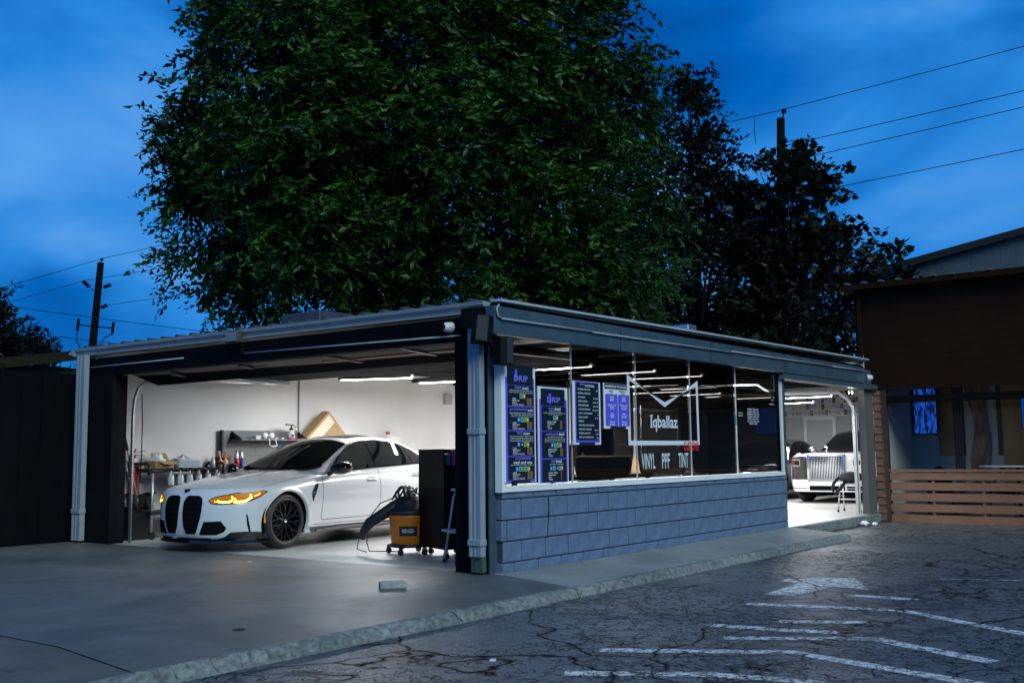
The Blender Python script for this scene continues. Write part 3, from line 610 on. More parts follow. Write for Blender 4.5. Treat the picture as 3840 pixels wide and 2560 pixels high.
dome_cam((10.35, -0.12, 2.39), RAD(-60), 'white security camera where the fascia meets the brown building')
t = thing('floodlight', 'unlit box floodlight clipped onto the middle of the gutter', 'lamp', (-0.17, 3.87, 2.56))
MB().bbox(-0.25,-0.165,3.755,3.98,2.49,2.63,.012).build('housing', mat('floodlight_case', (0.05,0.055,0.06), .5), t)
MB().box(-0.255,-0.249,3.775,3.96,2.505,2.615).build('lens', mat('floodlight_glass', (0.16,0.19,0.19), .2), t)
MB().bar((-0.13,3.8,2.47),(-0.13,3.8,2.36),.03,.03).build('bracket', M_PLAS, t)

t = thing('spotlight', 'pair of small lit spotlights above the right bay track', 'lamp', (10.32, .22, 2.13))
MB().bar((10.2,.22,2.16),(10.44,.22,2.16),.03,.03).build('bar', M_PLAS, t)
for xx in (10.24,10.40):
    MB().lathe([(0,.0),(.03,.0),(.035,-.05),(.028,-.055)], (xx,.22,2.14), axis='y', n=14).build('head', M_PLAS, t); MB().lathe([(0,-.056),(.024,-.056),(.024,-.05)], (xx,.22,2.14), axis='y', n=14).build('bulb', mat('spot_bulb', (1,1,1), .4, emit=(1,.97,.9), estr=20.0), t)
# ------------------------------------------------------------------ price boards and lettering on the windows
P_WHITE = mat('board_white', (0.72,0.76,0.78), 0.35); P_PURPLE = mat('board_violet', (0.11,0.10,0.68), 0.35); P_DARK = mat('board_navy', (0.010,0.018,0.028), 0.25)
P_TXW = mat('print_white', (0.78,0.80,0.82), 0.4); P_TXP = mat('print_violet', (0.22,0.20,0.85), 0.4); P_TXO = mat('print_amber', (0.55,0.33,0.10), 0.4)
P_ICON = {'b': mat('icon_blue', (0.05,0.16,0.55), .4), 't': mat('icon_teal', (0.10,0.45,0.45), .4), 'g': mat('icon_green', (0.16,0.48,0.06), .4), 'o': mat('icon_orange', (0.60,0.30,0.03), .4), 'n': mat('icon_tan', (0.40,0.26,0.17), .4), 'd': mat('icon_dark', (0.01,0.06,0.08), .4)}
P_TAPE = mat('black_tape', (0.015,0.018,0.022), 0.3)
P_MATS = {'w': P_WHITE, 'p': P_PURPLE, 'd': P_DARK, 'tw': P_TXW, 'tp': P_TXP, 'to': P_TXO, 'td': P_DARK, 'k': P_TAPE}
def board(label, x0, x1, z0, z1, px, els, yf=-0.022):
    """els in picture units px=(left, right, top, bottom) of the board"""
    W, H = x1-x0, z1-z0
    U = lambda a: x0+(a-px[0])/(px[1]-px[0])*W
    V = lambda b_: z1-(b_-px[2])/(px[3]-px[2])*H
    t = thing('price_board', label, 'sign', ((x0+x1)/2, yf, z0))
    MB().box(x0, x1, yf, yf+0.008, z0, z1).build('backing', P_WHITE, t)
    txt = {}
    for e in els:
        if e[0] == 'r':
            _, name, m, a0, a1, b0, b1, rad, lay = e
            poly = rrect(U(a0), U(a1), V(b1), V(b0), rad) if rad else [(U(a0),V(b1)),(U(a1),V(b1)),(U(a1),V(b0)),(U(a0),V(b0))]
            y = yf-0.0012*lay
            MB().prism(poly, lambda p, q, s: (p, s, q), y, y+0.0010).build(name, P_MATS.get(m) or P_ICON[m], t)
            if name == 'icon':
                a, b_ = (a0+a1)/2, (b0+b1)/2; s = (a1-a0)*.16
                MB().prism(rrect(U(a-s), U(a+s), V(b_+s*2.2), V(b_-s*2.2), 0.002, 2), lambda p, q, s_: (p, s_, q), y-.0012, y-.0004).build('symbol', P_DARK if m in 'tg' else P_TXW, t)
        elif e[0] == 'l':
            _, s, m, a0, a1, b0, b1, lay = e[:8]
            mb = txt.setdefault(m, MB()); y = yf-0.0012*lay; u0, v0 = U(a0), V(b1)
            put_text(mb, s, 0.05, lambda p, q: (u0+p, y, v0+q), bold=0.0006, fit=(U(a1)-U(a0), V(b0)-V(b1)))
    names = {'tw': 'white_lettering', 'tp': 'violet_lettering', 'to': 'amber_lettering', 'td': 'dark_lettering'}
    for m, mb in txt.items(): mb.build(names[m], P_MATS[m], t, fix=False, kind='stuff')
    return t
def icons(s, xs, y0, y1, w, lay=3): return [('r', 'icon', c, x-w/2, x+w/2, y0, y1, 0.006, lay) for c, x in zip(s, xs)]
def rows(items, a0, y0, dy, h, prices=None, p0=350, p1=412, pm='to', wid=None, lay=3):
    out = []
    for i, s in enumerate(items):
        y = y0+i*dy; w = wid if wid else 11.3
        out.append(('l', s, 'tw', a0, a0+w*len(s), y, y+h, lay))
        if prices: out.append(('l', prices[i], pm, p0, p1, y-2, y+h-2, lay))
    return out
CARS = ['CARS', 'MINI SUV', 'SUV 6', 'L SUV 8 TRUCK']
els = [('r','violet_panel','p',90,448,205,1500,0,1), ('r','navy_panel','d',110,432,66,300,.012,2), ('r','holder_clip','k',30,452,48,72,0,6), ('r','holder_clip','k',145,380,1478,1512,0,6)]
for a, b_ in ((305,560),(575,862),(875,1177),(1190,1472)): els.append(('r','navy_panel','d',115,438,a,b_,.014,2))
els += [('l','DRIP','tp',195,365,180,255,4), ('l','basic','tp',205,285,303,348,3), ('l','wash','tw',290,375,315,352,3),
        ('l','Hand wash, hand dry, paint shine, windows, tires,','tw',142,420,360,378,3), ('l','tire shine, front interior quick wipe down and vacuum','tw',130,428,384,402,3)]
els += [('r','drop_shape','p',205,235,105,230,.012,3)]
els += icons('to', [279,317], 408, 465, 34)+rows(CARS, 170, 462, 25, 20, ['20.00','25.00','30.00','35.00'])
els += [('l','presidential','tp',147,350,583,625,3), ('l','wash','tw',358,425,590,625,3), ('l','Hand wash, hand dry, paint shine, windows, tire','tw',135,430,640,658,3), ('l','shine, complete interior wipe down including door','tw',148,430,662,678,3), ('l','panels, door consoles, and completely vacuum','tw',157,415,684,698,3)]
els += icons('btgo', [247,287,322,357], 703, 760, 33)+rows(CARS, 172, 760, 25, 20, ['35.00','36.00','40.00','45.00'])
els += [('l','very','tp',218,295,882,925,3), ('l','clean','tw',302,382,880,918,3), ('l','Hand wash, hand dry, paint shine, windows, tires, brake','tw',135,432,930,945,3), ('l','complete interior wipe down, leather, seat cover','tw',145,425,950,966,3), ('l','consoles, and completely vacuum. Carpets and door','tw',135,430,970,985,3), ('l','cleaning and exterior polish and hand applied wax','tw',143,428,990,1004,3)]
els += icons('bdgo', [246,286,323,359], 1008, 1068, 33)+rows(CARS, 172, 1075, 24, 20, ['55.00','60.00','65.00','70.00'])
els += [('l','presidential','tp',203,392,1188,1235,3), ('l','wash and wax','tw',175,412,1238,1280,3), ('l','Presidential Wash plus Conditioner and hand wax','tw',143,430,1286,1300,3)]
els += icons('btgto', [221,259,295,330,366], 1312, 1370, 33)+rows(CARS, 170, 1375, 24, 20, ['59.00','65.00','69.00','85.00'])
board('tall violet and navy price board headed basic wash at the end of the window', -0.004, 0.53, 0.862, 2.012, (62,462,60,1505), els)
els = [('r','violet_panel','p',60,442,350,1500,0,1), ('r','navy_panel','d',80,414,205,440,.012,2), ('r','holder_clip','k',90,350,150,182,0,1), ('r','drop_shape','p',185,222,270,410,.012,3), ('l','DRIP','tp',165,345,318,392,4)]
for a, b_ in ((446,790),(800,1165),(1180,1492)): els.append(('r','navy_panel','d',88,424,a,b_,.014,2))
S2 = ['SMALL CARS', 'MINI SUV', 'SUV', 'TRUCK']
els += [('l','mini','tp',187,255,460,500,3), ('l','detail','tw',265,350,460,500,3), ('l','Wash and Vacuum plus','tw',190,350,510,524,3), ('l','complete interior leather cleaning and conditioning','tw',112,405,532,550,3), ('l','exterior wax hand applied','tw',180,358,555,568,3)]
els += icons('tn', [262,298], 576, 638, 33)+rows(S2, 165, 652, 30, 22, ['$80','$90','$95','$99'], 340, 372, 'to', 12)
els += [('l','executive','tp',143,312,812,850,3), ('l','detail','tw',320,396,808,850,3), ('l','Hand wash, hand dry, engine clean,','tw',170,380,863,878,3), ('l','clay detail, shampoo and dressing, carpets and','tw',125,405,888,902,3), ('l','cloth seats. Plus remove bugs, debris, door and','tw',125,408,908,922,3), ('l','shine exterior trim, and complete overall','tw',125,405,930,944,3)]
els += icons('btgn', [227,268,305,341], 955, 1018, 33)+rows(S2, 173, 1032, 30, 22, ['$165','$200','$300','$350'], 338, 378, 'to', 12)
els += [('l','full','tp',213,262,1185,1228,3), ('l','detail','tw',272,356,1185,1228,3), ('l','Hand Wash, executive detail','tw',188,375,1240,1256,3)]
els += icons('btdtn', [210,251,289,323,357], 1272, 1335, 33)+rows(S2, 173, 1355, 30, 22, ['$','$','$','$'], 343, 356, 'to', 12)
board('violet and navy price board headed mini detail, second board along the window', 0.572, 1.11, 0.843, 1.826, (40,455,178,1500), els)
els = [('r','violet_panel','p',540,880,100,945,0,1), ('r','navy_panel','d',556,872,112,912,.02,2), ('l','extra','tp',608,680,118,152,3), ('l','services','tw',686,812,130,170,3), ('r','holder_clip','k',590,812,940,985,0,1)]
for i, (s, pz) in enumerate([('EXTERIOR TRIM SHINE','$20'),('INTERIOR TRIM SHINE',''),('MAT SHAMPOO','$5 EACH'),('CARPET SHAMPOO','$45 & UP'),('SMOKE DEODORIZER','$35 & UP'),('CLAY BAR TREATMENT','$100 & UP'),('CLOTH / LEATHER SEATS','$'),('SEATS & CARPET','$  UP'),('BUFFING:',''),('OVER SPRAY PAINT REMOVAL',''),('ENGINE BAY CLEANING','$ & UP'),('EXTERIOR CAR WASH','$ UP'),('HEAD LIGHT RESTORATION','$35')]):
    y = 196+i*55.2
    els.append(('l', s, 'tw', 578+i*.9, 578+i*.9+9.2*len(s), y, y+22, 3))
    if pz: els.append(('l', pz, 'tw', 862-9.0*len(pz), 862, y+12, y+34, 3))
board('navy extra services price list with violet border hanging in the window', 1.212, 1.756, 1.230, 1.912, (510,900,96,972), els)
els = [('r','navy_panel','d',955,1262,143,218,.012,1), ('l','MEMBERSHIP PACKAGES','tw',966,1253,164,198,2), ('l','BASIC','td',1016,1068,232,250,2), ('l','WASH','td',1020,1066,254,272,2), ('l','PRESIDENTIAL','td',1143,1247,232,250,2), ('l','WASH','td',1175,1225,258,276,2),
       ('r','violet_panel','p',962,1130,286,722,.02,1), ('r','violet_panel','p',1136,1290,286,722,.02,1), ('r','holder_clip','k',1020,1236,722,760,0,1)]
for i, (s, q1, q2) in enumerate([('CARS','$60','$90'),('MINI SUV','$70','$100'),('SUV','$89','$120'),('TRUCK','$100','$130')]):
    y = 310+i*113
    for c, pz in ((1050,q1),(1212,q2)):
        w = 7*len(s); els += [('l', s, 'tw', c-w, c+w, y, y+24, 2), ('l', pz, 'tw', c-8.5*len(pz), c+8.5*len(pz), y+32, y+68, 2), ('r','tab','d',c-14,c+14,y-20,y-10,0,2)]
        if i < 3: els.append(('r','rule','w',c-30,c+30,y+73,y+76,0,2))
board('white membership packages board with two violet columns hanging in the window', 1.828, 2.372, 1.408, 1.916, (942,1286,140,755), els)
# shop lettering: vinyl stuck on the glass
VIN = mat('white_vinyl', (0.70,0.74,0.77), 0.4); VINR = mat('red_vinyl', (0.80,0.03,0.04), 0.4)
t = thing('window_lettering', 'large white envelope-shaped shop emblem and lettering stuck on the glass', 'sign', (3.29, 0.017, 0.94))
YV = 0.0165
O = [(2.404,2.045),(2.410,1.221),(4.185,1.224),(4.172,2.05),(3.286,1.684)]
I = [(2.456,1.972),(2.464,1.275),(4.132,1.276),(4.120,1.972),(3.287,1.745)]
f = MB(); n = 5
f.add([(a, YV, b_) for a, b_ in O]+[(a, YV, b_) for a, b_ in I]+[(a, YV+.002, b_) for a, b_ in O]+[(a, YV+.002, b_) for a, b_ in I],
      [(i, (i+1) % n, n+(i+1) % n, n+i) for i in range(n)]+[(2*n+i, 3*n+i, 3*n+(i+1) % n, 2*n+(i+1) % n) for i in range(n)]+[(i, 2*n+i, 2*n+(i+1) % n, (i+1) % n) for i in range(n)]+[(n+i, n+(i+1) % n, 3*n+(i+1) % n, 3*n+i) for i in range(n)])
f.build('emblem', VIN, t)
def letters(name, s, x0, x1, z0, z1, m, bold=0.004, serif=0.0, wob=0.0):
    mb = MB(); vs, fs = text_mesh(s, 1.0, bold/ (z1-z0))
    a0 = min(v[0] for v in vs); a1 = max(v[0] for v in vs); b0 = min(v[1] for v in vs); b1 = max(v[1] for v in vs)
    mb.add([(x0+(v[0]-a0)/(a1-a0)*(x1-x0), YV-0.001, z0+(v[1]-b0)/(b1-b0)*(z1-z0)+wob*sin(40*v[0])) for v in vs], fs)
    if serif:
        for u in serif: mb.box(u[0], u[1], YV-.0012, YV-.0002, u[2], u[3])
    return mb.build(name, m, t, fix=False, kind='stuff')
letters('name_lettering', 'Iqballaz', 2.931, 3.604, 1.385, 1.582, VIN, 0.004, [(2.918,2.985,1.570,1.583),(2.918,2.985,1.432,1.445)])
letters('red_lettering', 'CUSTOMS', 3.747, 4.145, 1.150, 1.268, VINR, 0.003, wob=0.004)
for s, a, b_ in (('VINYL',2.697,3.015),('PPF',3.184,3.377),('TINT',3.60,3.856)):
    letters('service_lettering', s, a, b_, 0.942, 1.124, VIN, 0.002)
t = thing('window_lettering', 'small white opening hours lettering on the end pane', 'sign', (5.85, 0.017, 1.43))
mb = MB()
for i, s in enumerate(['MONDAY: 10AM to 6PM','TUESDAY: 10AM to 6PM','WEDNESDAY: 10AM to 6PM','THURSDAY: 10AM to 6PM','FRIDAY: 10AM to 6PM','SATURDAY: 10AM to 6PM','SUNDAY: CLOSED']):
    w = 0.0185*len(s); zz = 1.712-i*0.034
    put_text(mb, s, .03, lambda p, q: (5.85-w/2+p, YV, zz+q), bold=.0006, fit=(w, .024))
mb.build('hours_lettering', VIN, t, fix=False, kind='stuff')
mb = MB(); put_text(mb, 'WALK INS', .03, lambda p, q: (5.36+p, YV, 1.65+q), fit=(.15,.024)); put_text(mb, 'WELCOME', .03, lambda p, q: (5.36+p, YV, 1.615+q), fit=(.15,.024)); mb.build('welcome_lettering', VIN, t, fix=False, kind='stuff')
o = MB().box(4.89,5.46,0.045,0.049,1.51,1.655).build('blue_reflection', mat('blue_reflection', (0.10,0.20,0.42), .5), None); tag(o, 'thin blue sheet standing in for a reflection in the tinted glass', 'paper')  # blue reflection in the window, drawn as a thin coloured sheet
# ------------------------------------------------------------------ black board fence left of the garage
M_FENCE = mat('black_fence_board', (0.0035,0.004,0.005), 0.7, spec=.06, var=0.4, vscale=5, bump=0.2, bscale=30, stretch=(1,1,.15))
FN = thing('board_fence', 'tall black board fence running out from the garage corner', 'fence', (-1.5, 7.5, 0))
me = MB().bbox(0, .285, -.012, .012, 0, 2.42, .004).data('board', M_FENCE)
for k in range(20): inst('board', me, (1.46-0.29*(k+1), 7.52+0.004*(k % 2), -0.10), FN)
for zz in (0.35, 1.9): MB().box(-4.4, 1.4, 7.535, 7.58, zz, zz+.09).build('rail', M_FENCE, FN)
NB = thing('shed', 'low shed with a mustard soffit and pale roof edge behind the black fence', 'building', (-3, 9.5, 0))
MB().box(-0.4, 3.0, 8.9, 12.5, -0.1, 2.52).build('wall', mat('mustard_wall', (0.10,0.085,0.02), .7, var=.2), NB)
MB().add([(-0.55,8.6,2.44),(3.2,8.6,3.05),(3.2,12.6,3.2),(-0.55,12.6,2.6),(-0.55,8.6,2.50),(3.2,8.6,3.11),(3.2,12.6,3.26),(-0.55,12.6,2.66)], [(0,3,2,1),(4,5,6,7),(0,1,5,4),(1,2,6,5),(2,3,7,6),(3,0,4,7)]).build('roof', mat('shed_roof_edge', (0.022,0.020,0.012), .8, spec=0), NB)

# ------------------------------------------------------------------ brown building on the right
M_BROWN = mat('brown_siding_paint', (0.32,0.15,0.085), 0.55, var=0.15, vscale=4, bump=.12, bscale=40, stretch=(1,1,8))
M_BRDARK = mat('dark_brown_facade', (0.024,0.011,0.0065), 0.75, spec=.05, var=0.25, vscale=2, bump=.15, bscale=25)
M_BRRAIL = mat('brown_rail_paint', (0.225,0.105,0.056), 0.5, var=0.2, vscale=5, bump=.12, bscale=40, stretch=(3,.6,3))
M_DKWOOD = mat('dark_wood', (0.035,0.018,0.011), 0.6, var=.3, vscale=6)
BB = thing('brown_building', 'brown clapboard building with dark upper facade and open patio behind a rail', 'building', (11.5, -3, ZA))
XF = 11.0
MB().box(XF, XF+0.12, -13.0, 0.13, 2.19, 4.02).build('upper_facade', M_BRDARK, BB)
for k in range(12): MB().box(XF-.004, XF-.001, -13.0, 0.10, 2.33+k*.14, 2.335+k*.14).build('board_line', mat('facade_joint', (.009,.005,.004), .8), BB)
MB().box(XF-0.25, XF+0.3, -13.1, 0.42, 4.03, 4.13).build('roof_edge', M_BRDARK, BB)
me = MB().prism([(-.05,0),(-.015,.035),(.015,.035),(.05,0)], lambda a, b_, s: (s, a, b_), 0, .9).data('rib', mat('dull_roof_metal', (.16,.15,.14), .5, metal=.4))
for k in range(26): inst('rib', me, (XF-.27, .3-k*.305, 4.132), BB)
MB().add([(XF+.3,-13,4.1),(XF+9,-13,4.4),(XF+9,.4,4.4),(XF+.3,.4,4.1)], [(0,1,2,3)]).build('roof', M_BRDARK, BB)
MB().box(XF+.12, 20.3, 0.16, 0.30, 2.95, 4.1).build('side_parapet', M_BRDARK, BB)
MB().bar((XF-.06,.16,2.7),(XF-.06,.16,4.04),.07,.06).build('downspout', M_BRDARK, BB)
SC = MB().box(XF+.02, XF+.12, -0.165, -0.002, ZA, 2.19).build('siding_corner', M_BROWN, BB)
me = MB().add([(0,0,0),(.022,0,.14),(.022,0,0),(0,.165,0),(.022,.165,.14),(.022,.165,0)], [(0,1,2),(3,5,4),(0,3,4,1),(1,4,5,2),(0,2,5,3)]).data('clapboard', M_BROWN)
for k in range(17): inst('clapboard', me, (XF-.003, -.166, -.13+k*.14), SC, scale=(1,1,.985))
MB().box(XF-.02, XF+.10, -0.235, -0.168, ZA, 2.2).build('dark_post', M_DKWOOD, BB)
MB().box(XF, XF+.1, -13, -.24, 1.955, 2.085).build('patio_beam', mat('black_beam', (.002,.002,.0025), .7, spec=.1), BB)
RL = thing('patio_rail', 'brown wooden patio rail of wide horizontal boards with gaps', 'railing', (XF, -3, ZA))
for i, (z0, z1) in enumerate([(.59,.715),(.41,.545),(.22,.36),(.035,.17)]):
    MB().bbox(XF-.005, XF+.02, -13, -.238, z0, z1, .003).build('board', M_BRRAIL, RL)
MB().bbox(XF-.02, XF+.10, -13, -.236, .73, .775, .004).build('top_rail', M_BRRAIL, RL)
MB().bbox(XF-.008, XF+.02, -13, -.238, ZA-.02, -.015, .003).build('base_board', M_BRRAIL, RL)
for k in range(15): MB().box(XF+.022, XF+.06, -.972-k*.82-.022, -.972-k*.82+.022, ZA, .728).build('post', M_BRRAIL, RL)
# patio interior
XB = 12.9
M_PWALL = mat('grey_patio_wall', (0.40,0.385,0.35), .7, var=.1)
MB().box(XB, XB+.1, -13, 0, ZA, 2.35).build('patio_back_wall', M_PWALL, BB)
MB().box(XF+.12, XB, -0.16, -.11, ZA, 2.35).build('patio_side_wall', M_PWALL, BB)
MB().box(XF+.13, XB, -13, -.165, 2.36, 2.40).build('patio_ceiling', M_DKWOOD, BB)
MB().box(XF+.03, XB, -13, -.17, ZA, -.10).build('patio_floor', M_ROUGH, BB)
for a, b_, m in [(-.62,-.88,(.36,.19,.07)),(-.885,-1.08,(.04,.017,.010)),(-1.66,-1.74,(.05,.025,.014)),(-1.745,-2.6,(.30,.17,.06))]:
    MB().box(XB-.03, XB-.002, b_, a, 1.0 if a != -1.745 else .3, 2.35).build('wood_panel', mat('patio_panel_%d' % int(-a*1000), m, .6, var=.35, vscale=4, stretch=(1,1,.2)), BB)
for k in range(4): MB().box(XB-.05, XB-.032, -.90-k*.045-.012, -.90-k*.045+.012, ZA, 2.3).build('slat', mat('grey_slat', (.09,.075,.07), .6), BB)
# carved wood panel between the screens: a generic flowing plank
mb = MB()
def carve(u, v):
    w = .27*(.75+.25*sin(v*7))*(.5+.5*v)+.05
    return (XB-.06-.04*sin(u*pi)*(.6+.4*sin(v*19+u*5)), -1.36+(u-.5)*w*1.5+.03*sin(v*9), .45+1.85*v)
mb.grid(14, 40, carve); o = mb.build('carved_panel', mat('carved_wood', (.20,.13,.075), .5, var=.75, vscale=5, stretch=(1,4,.8), bump=.4, bscale=12), None, smooth=True); tag(o, 'tall wavy carved wooden panel on the patio wall between screens', 'wall decoration')
def screen_material(name, c1, c2, scale, stretch, strength):
    m = bpy.data.materials.new(name); m.use_nodes = True; nt = m.node_tree; N, L = nt.nodes, nt.links; b = N['Principled BSDF']; b.inputs['Base Color'].default_value = (.01,.01,.012,1); b.inputs['Roughness'].default_value = .2
    tc = N.new('ShaderNodeTexCoord'); mp = N.new('ShaderNodeMapping'); mp.inputs['Scale'].default_value = stretch; L.new(tc.outputs['Object'], mp.inputs['Vector'])
    n = N.new('ShaderNodeTexNoise'); n.inputs['Scale'].default_value = scale; n.inputs['Detail'].default_value = 3; n.inputs['Distortion'].default_value = 1.2; L.new(mp.outputs[0], n.inputs['Vector'])
    r = N.new('ShaderNodeValToRGB'); r.color_ramp.elements[0].position = .44; r.color_ramp.elements[1].position = .58; r.color_ramp.elements[0].color = (*c1,1); r.color_ramp.elements[1].color = (*c2,1); L.new(n.outputs['Fac'], r.inputs['Fac'])
    L.new(r.outputs[0], b.inputs['Emission Color']); b.inputs['Emission Strength'].default_value = strength; return m
t = thing('wall_screen', 'upright wall screen showing blue streaks on the patio wall', 'screen', (XB-.2, -.42, 1.4))
MB().bbox(XB-.22,XB-.16,-.645,-.215,1.41,2.30,.006).build('bezel', M_PLAS, t)
MB().box(XB-.224,XB-.2205,-.635,-.225,1.425,2.285).build('display', screen_material('blue_video', (.0,.004,.03), (.012,.10,.62), 5.0, (1,3.5,.9), .4), t)
MB().box(XB-.16,XB-.002,-.5,-.36,1.7,2.0).build('mount', M_PLAS, t)
t = thing('wall_screen', 'plain blue wall screen with a tiny white mark at the patio end', 'screen', (XB-.2, -2.35, 1.4))
MB().bbox(XB-.22,XB-.16,-3.0,-2.12,1.46,2.05,.006).build('bezel', M_PLAS, t)
MB().box(XB-.224,XB-.2205,-2.99,-2.13,1.475,2.035).build('display', mat('blue_idle_screen', (.01,.01,.02), .2, emit=(.0,.018,.10), estr=1.0), t)
MB().box(XB-.2275,XB-.2245,-2.26,-2.22,1.68,1.71).build('mark', mat('idle_mark', (.5,.5,.5), .4, emit=(.5,.6,.7), estr=.6), t)
MB().box(XB-.16,XB-.002,-2.7,-2.4,1.6,1.9).build('mount', M_PLAS, t)
t = thing('patio_table', 'round white-topped patio table behind the brown rail', 'table', (12.0,-2.15,-.10))
MB().lathe([(0,.0),(.62,.0),(.64,.012),(.62,.024),(0,.024)], (12.0,-2.15,.80), n=32).build('table_top', mat('white_laminate', (.55,.57,.58), .4), t, smooth=False)
MB().tube([(12.0,-2.15,-.07),(12.0,-2.15,.80)], .035, 10).build('pedestal', M_PLAS, t); MB().lathe([(0,.03),(.25,.02),(.27,0),(0,0)], (12.0,-2.15,-.10)).build('base', M_PLAS, t)
def patio_chair(x, y, rz, label):
    t = thing('patio_chair', label, 'chair', (x, y, -.10), rz, 'patio chairs')
    MB().grid(10, 6, lambda u, v: (-.2+.06*v+.05*(2*u-1)**2, (u-.5)*.46*(1-.35*v*v), .5+.42*v-.16*(2*u-1)**2*v)).build('backrest', M_PLAS, t, smooth=True, world=False)
    MB().bbox(-.2,.24,-.23,.23,.43,.47,.015).build('seat', M_PLAS, t, world=False)
    for a in (-.18,.2):
        for b_ in (-.19,.19): MB().tube([(a*1.15,b_*1.15,0),(a,b_,.44)], .013, 6).build('leg', M_PLAS, t, world=False)
patio_chair(11.75, -.90, RAD(200), 'dark moulded patio chair standing alone under the blue streak screen')
patio_chair(12.75, -1.75, RAD(180), 'dark moulded patio chair pushed to the round white table')
patio_chair(12.3, -3.0, RAD(100), 'dark moulded patio chair at the far side of the round table')
ac = MB().bbox(14.2,15.2,-1.2,-.5,4.2,4.55,.01).build('rooftop_unit', M_GALV, None); tag(ac, 'small metal rooftop unit on the brown building roof', 'air conditioner')
# warehouse behind
WH = thing('warehouse', 'tall ribbed metal warehouse gable rising behind the brown building', 'building', (25, 0, ZA))
M_WHS = mat('blue_grey_sheet', (.085,.115,.125), .5, var=.2, vscale=2)
def wtop(y): return 6.55+(4.4-y)*.165
for k in range(26):
    y0 = 4.4-k*.42; y1 = y0-.415
    MB().add([(25,y0,ZA),(25,y1,ZA),(25,y1,wtop(y1)),(25,y0,wtop(y0)),(25.05,y0,ZA),(25.05,y1,ZA),(25.05,y1,wtop(y1)),(25.05,y0,wtop(y0))], [(0,1,2,3),(7,6,5,4),(0,3,7,4),(1,5,6,2),(3,2,6,7),(0,4,5,1)]).build('sheet', M_WHS, WH)
MB().add([(24.8,5.2,wtop(5.2)),(24.8,-6.6,wtop(-6.6)),(24.8,-6.6,wtop(-6.6)+.22),(24.8,5.2,wtop(5.2)+.22),(45,5.2,wtop(5.2)),(45,-6.6,wtop(-6.6)),(45,-6.6,wtop(-6.6)+.22),(45,5.2,wtop(5.2)+.22)], [(0,1,2,3),(7,6,5,4),(0,4,5,1),(3,2,6,7),(0,3,7,4),(1,5,6,2)]).build('roof', mat('black_roof_trim', (.010,.011,.013), .6), WH)
MB().box(25.06,44,-6.5,4.4,ZA,6.5).build('body', M_WHS, WH)
# ------------------------------------------------------------------ cars
M_PEARL = mat('pearl_white_paint', (0.58,0.59,0.60), 0.24, coat=0.9, spec=0.6)
M_CARBLK = mat('gloss_black_trim', (0.006,0.006,0.007), 0.12, coat=0.4)
M_CARMAT = mat('satin_black_trim', (0.006,0.006,0.007), 0.6, spec=.02)
M_CGLASS = mat('dark_car_glass', (0.003,0.004,0.005), 0.03, spec=0.3)
M_TYRE = mat('tyre_rubber', (0.016,0.016,0.017), 0.6, var=.2, vscale=30)
M_RIM = mat('black_alloy', (0.018,0.018,0.02), 0.25, metal=0.6)
M_CHROME = mat('chrome', (0.75,0.76,0.78), 0.08, metal=1.0)
M_GAP = mat('panel_gap', (0.05,0.05,0.055), 0.7)

